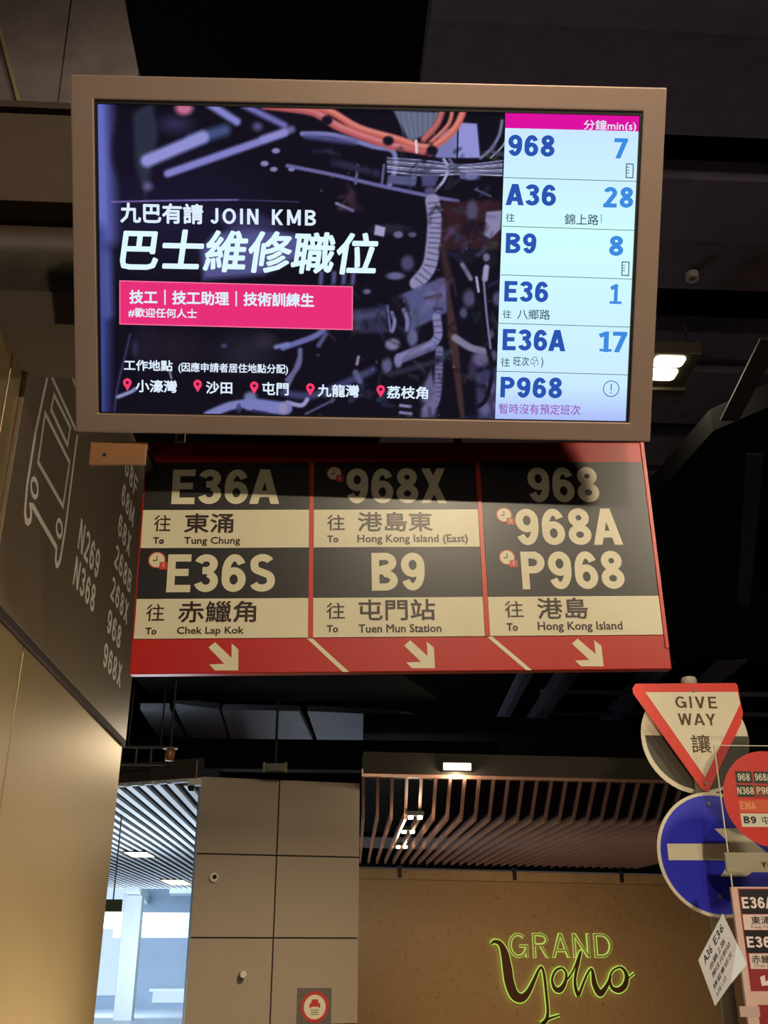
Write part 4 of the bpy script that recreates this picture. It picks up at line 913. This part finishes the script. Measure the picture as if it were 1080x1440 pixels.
# =================================================================== FITTINGS
LAMP = mat('lamp_glow', (255, 240, 205), emit=9.0); WL = mat('warm_lamp_glow', (255, 226, 176), emit=6.0)
def lamp(name, px, py, plane, zz, w_, h_, label, group=None, power=0, m=None, body=True, cat='lamp'):
    P = at_z(px, py, zz) if plane == 'z' else at_y(px, py, zz)
    r_ = root(name, tuple(P), label, cat, group)
    if plane == 'z':
        MB().box(-w_ / 2 - .02, w_ / 2 + .02, -h_ / 2 - .02, h_ / 2 + .02, .004, .05).build('lamp_housing', BLACKM, r_, bevel=.004)
        MB().box(-w_ / 2, w_ / 2, -h_ / 2, h_ / 2, -.004, .0035).build('lamp_lens', m or LAMP, r_)
    else:
        MB().box(-w_ / 2 - .02, w_ / 2 + .02, .004, .08, -h_ / 2 - .02, h_ / 2 + .02).build('lamp_housing', BLACKM, r_, bevel=.004)
        MB().box(-w_ / 2, w_ / 2, -.004, .0035, -h_ / 2, h_ / 2).build('lamp_lens', m or LAMP, r_)
    if power:
        light('lamp_light', 'POINT', (P[0], P[1], P[2] - .12), (P[0], P[1], 0), power, WARM, .05)
    return r_
# flood lamp beside the screen
fl = at_z(948, 520, 3.1)
fr_ = root('flood_lamp', tuple(fl), 'bright square flood lamp on the dark ceiling right of the screen', 'lamp')
x0, x1 = at_z(905, 520, 3.1)[0] - fl[0], at_z(985, 520, 3.1)[0] - fl[0]; ya, yb = at_z(948, 558, 3.1)[1] - fl[1], at_z(948, 498, 3.1)[1] - fl[1]
MB().box(x0, x1 - .04, yb, ya, .004, .09).build('lamp_housing', mat('grey_lamp_body', (84, 74, 62), .5, .3), fr_, bevel=.006)
for a, b_ in ((501, 516), (519, 535)):
    y0, y1 = at_z(948, b_, 3.1)[1] - fl[1], at_z(948, a, 3.1)[1] - fl[1]; xx = at_z(955, 520, 3.1)[0] - fl[0]
    MB().poly(rrect(x0 + .03, xx, y1, y0, .02), 0, 0).v
    m_ = MB(); m_.v = [(p_[0], p_[1], -.003) for p_ in rrect(x0 + .03, xx, min(y0, y1), max(y0, y1), .03)]; k = len(m_.v); m_.v += [(a_, c_, .003) for a_, c_, _ in m_.v]
    m_.f = [list(range(k))[::-1], [k + i for i in range(k)]] + [[i, (i + 1) % k, k + (i + 1) % k, k + i] for i in range(k)]; m_.build('lamp_lens', LAMP, fr_)
yy = at_z(948, 547, 3.1)[1] - fl[1]; MB().box(x0, x1 - .02, yy - .02, yy + .05, -.02, .003).build('lamp_rim', STEEL, fr_)
for hx in (-.1, .1): MB().tube([(hx, 0, .09), (hx, 0, .32)], .01, 8).build('hanger_rod', STEEL, fr_)
light('flood_light', 'AREA', (fl[0], fl[1], fl[2] - .03), (fl[0], fl[1], 0), 9, WARM, .3)
# ring detector
p = at_z(974, 393, 3.36); dt = root('ceiling_detector', tuple(p), 'small pale ring detector on the dark ceiling above the flood lamp', 'detector')
mb = MB(); 
for k in range(20):
    a = 2 * math.pi * k / 20; mb.v += [(.035 * math.cos(a), .035 * math.sin(a), 0), (.02 * math.cos(a), .02 * math.sin(a), 0), (.035 * math.cos(a), .035 * math.sin(a), .04), (.02 * math.cos(a), .02 * math.sin(a), .04)]
for k in range(20):
    a, b_ = 4 * k, 4 * ((k + 1) % 20); mb.f += [[a, a + 1, b_ + 1, b_], [a + 2, b_ + 2, b_ + 3, a + 3], [a, b_, b_ + 2, a + 2], [a + 1, a + 3, b_ + 3, b_ + 1]]
mb.build('ring', mat('pale_plastic', (190, 180, 176), .5), dt)
# downlight at the edge of the slats, small lamps in the slats
lamp('down_lamp', 643, 1078, 'y', 9.35, .25, .06, 'bright rectangular lamp on the fascia above the right slatted ceiling', power=12)
for k, (px, py) in enumerate(((584, 1152), (574, 1172), (565, 1193))):
    P = at_z(px, py, 1.17); wd = .075 * P[1] / 10
    o = root('slat_lamp', tuple(P), ('nearest', 'middle', 'farthest')[k] + ' of the three small twin lamps between the right-hand slats', 'lamp', 'twin lamps in the right slatted ceiling')
    MB().box(-.08, .08, -.05, .05, .03, .07).build('lamp_housing', BLACKM, o)
    for s in (-1, 1): MB().box(s * .044 - .024, s * .044 + .024, -.035, .035, .0, .03).build('lamp_lens', LAMP, o, bevel=.008)
    light('slat_light', 'POINT', (P[0], P[1], P[2] - .1), (0, 0, 0), 5, WARM, .05)
for k, (px, py, n_) in enumerate(((196, 1202, 'nearer of the two warm lamps set in the white slatted ceiling'), (248, 1241, 'farther of the two warm lamps set in the white slatted ceiling'))):
    lamp('ceiling_lamp', px, py, 'z', ZL - .02, .34 + .12 * k, .75 + .7 * k, n_, 'warm lamps in the white slatted ceiling', m=WL)
# housings at the head of the far pier
P = at_y(387, 1079.5, 9.15); o = root('emergency_lamp', tuple(P), 'small dark rectangular lamp with pale ends above the far pier', 'lamp')
MB().box(-.085, .085, -.04, .04, -.035, .035).build('lamp_body', mat('dark_lens', (40, 36, 34), .3), o, bevel=.004)
for s in (-1, 1): MB().box(s * .095 - .01, s * .095 + .01, -.045, .045, -.04, .04).build('end_cap', mat('khaki_plastic', (136, 128, 84), .5), o)
MB().tube([(0, 0, .035), (0, 0, CZ + .3 - P[2])], .012, 8).build('hanger_rod', BLACKM, o)
P = at_y(239, 1062, 8.6); o = root('spot_lamp', tuple(P), 'small copper-coloured spot lamp hanging left of the far pier', 'lamp')
MB().tube([(0, 0, -.045), (0, 0, .03), (0, 0, .05)], [.036, .042, .03], 16).build('lamp_body', mat('copper_paint', (170, 110, 76), .4, .3), o, smooth=True)
MB().tube([(0, 0, .045), (0, 0, CZ + .3 - P[2])], .009, 8).build('hanger_rod', BLACKM, o); MB().box(-.06, .06, -.02, .02, .05, .065).build('yoke', STEEL, o)
P = at_y(270, 1101, 9.2); o = root('surveillance_camera', tuple(P), 'small white camera at the top left corner of the far pier', 'camera')
MB().box(-.03, .085, -.06, .06, -.022, .03).build('camera_body', mat('off_white_plastic', (214, 210, 200), .5), o, bevel=.006)
MB().tube([(-.0, -.03, -.03), (-.0, -.03, -.075)], [.035, .022], 14).build('camera_dome', mat('black_dome', (16, 14, 16), .1), o, smooth=True); MB().tube([(.03, 0, .03), (.03, 0, .2)], .01, 8).build('bracket', STEEL, o)
# conduit and tray frame by the pier head
o = root('cable_tray', tuple(at_y(200, 1062, 8.9)), 'dark open cable tray under the canopy beside the left pier', 'cable tray')
c0 = at_y(172, 1050, 8.9); c1 = at_y(232, 1075, 8.9); oo = at_y(200, 1062, 8.9)
for z in (c0[2] - oo[2], c1[2] - oo[2]): MB().tube([(c0[0] - oo[0], 0, z), (c1[0] - oo[0], 0, z)], .012, 8).build('rail', mat('grey_tray', (78, 74, 72), .5, .4), o)
for x_ in np.linspace(c0[0] - oo[0], c1[0] - oo[0], 4): MB().tube([(x_, 0, c1[2] - oo[2]), (x_, 0, c0[2] - oo[2])], .009, 8).build('rung', MATS['grey_tray'], o)
for x_ in (c0[0] - oo[0] + .05, c1[0] - oo[0] - .05): MB().tube([(x_, 0, c0[2] - oo[2]), (x_, 0, .9)], .008, 8).build('hanger_rod', BLACKM, o)
# small plate sign in front of the hall
P = at_y(158.5, 1273, 12.0); o = root('hanging_plate', tuple(P), 'small dark olive hanging sign plate in front of the bright hall', 'sign')
MB().box(-.10, .10, -.02, .02, -.065, .06).build('plate', mat('olive_plate', (78, 84, 38), .5), o, bevel=.003); MB().tube([(0, 0, .06), (0, 0, ZL - (P[2] - EYE))], .008, 8).build('hanger_rod', STEEL, o)
# fittings on the far pier
def on_pier(px, py): q = fp.on(px, py); return fp.M @ Vector((q[0], 0, q[1]))
f_ = Frame(on_pier(300.5, 1234), PHI); o = root('wall_sensor', f_, 'round white wall sensor with dark centre, upper left on the far pier', 'sensor')
MB().poly(circ(0, 0, .038, 20), -.03, .0).build('sensor_body', MATS['off_white_plastic'], o, bevel=.004); MB().poly(circ(.004, .004, .018, 14), -.036, -.0302).build('sensor_eye', MATS['black_dome'], o)
f_ = Frame(on_pier(340, 1370), PHI); o = root('wall_nozzle', f_, 'small white round nozzle standing out from the far pier, casting a shadow', 'nozzle')
MB().poly(circ(0, 0, .028, 20), -.09, .0).build('nozzle_body', MATS['off_white_plastic'], o, bevel=.004)
f_ = Frame(on_pier(442.5, 1414), PHI); o = root('no_vehicles_sign', f_, 'small grey square sign with a red ringed car symbol on the far pier', 'sign')
q = [f_.on(a, b_) for a, b_ in ((418.5, 1389.5), (466, 1389), (466, 1441), (416.5, 1441))]; x0, x1, z0, z1 = q[0][0], q[1][0], q[2][1], q[0][1]
MB().box(x0, x1, -.012, 0, z0, z1).build('backing_plate', mat('mottled_grey_plate', (108, 98, 90), .6, noise=.5, scale=30), o, bevel=.001)
cx_, cz_ = (x0 + x1) / 2 + .003, (z0 + z1) / 2 - .004; r_ = (x1 - x0) * .41
MB().poly(circ(cx_, cz_, r_, 36), -.0135, -.0122).build('white_disc', SWHT, o); MB().ring(circ(cx_, cz_, r_, 36), circ(cx_, cz_, r_ * .78, 36), -.0145, -.0136).build('red_ring', mat('sign_red', (196, 50, 34), .5), o)
m_ = MB().poly([(cx_ + a * r_, cz_ + b_ * r_) for a, b_ in ((-.38, -.05), (-.38, .2), (-.28, .25), (-.2, .48), (.2, .48), (.28, .25), (.38, .2), (.38, -.05), (.26, -.05), (.26, .02), (-.26, .02), (-.26, -.05))], -.0145)
m_.build('car_symbol', MATS['sign_red'], o)
m_ = MB()
for z_ in (-.2, -.34, -.46): m_.stroke([(cx_ - r_ * .3, cz_ + z_ * r_), (cx_ + r_ * .3, cz_ + z_ * r_)], .004, -.0145)
m_.build('small_print', DARKTXT, o)
# thin pale conduit on the concrete
a, b_ = at_y(0, 44, 2.88), at_y(27, 146, 2.88); d = (b_ - a); o = MB().tube([tuple(a - d * .6), tuple(b_ + d * .1)], .008, 8).build('conduit', mat('pale_conduit', (176, 160, 120), .5))
tag(o, 'thin pale conduit slanting across the concrete at the top left', 'conduit')
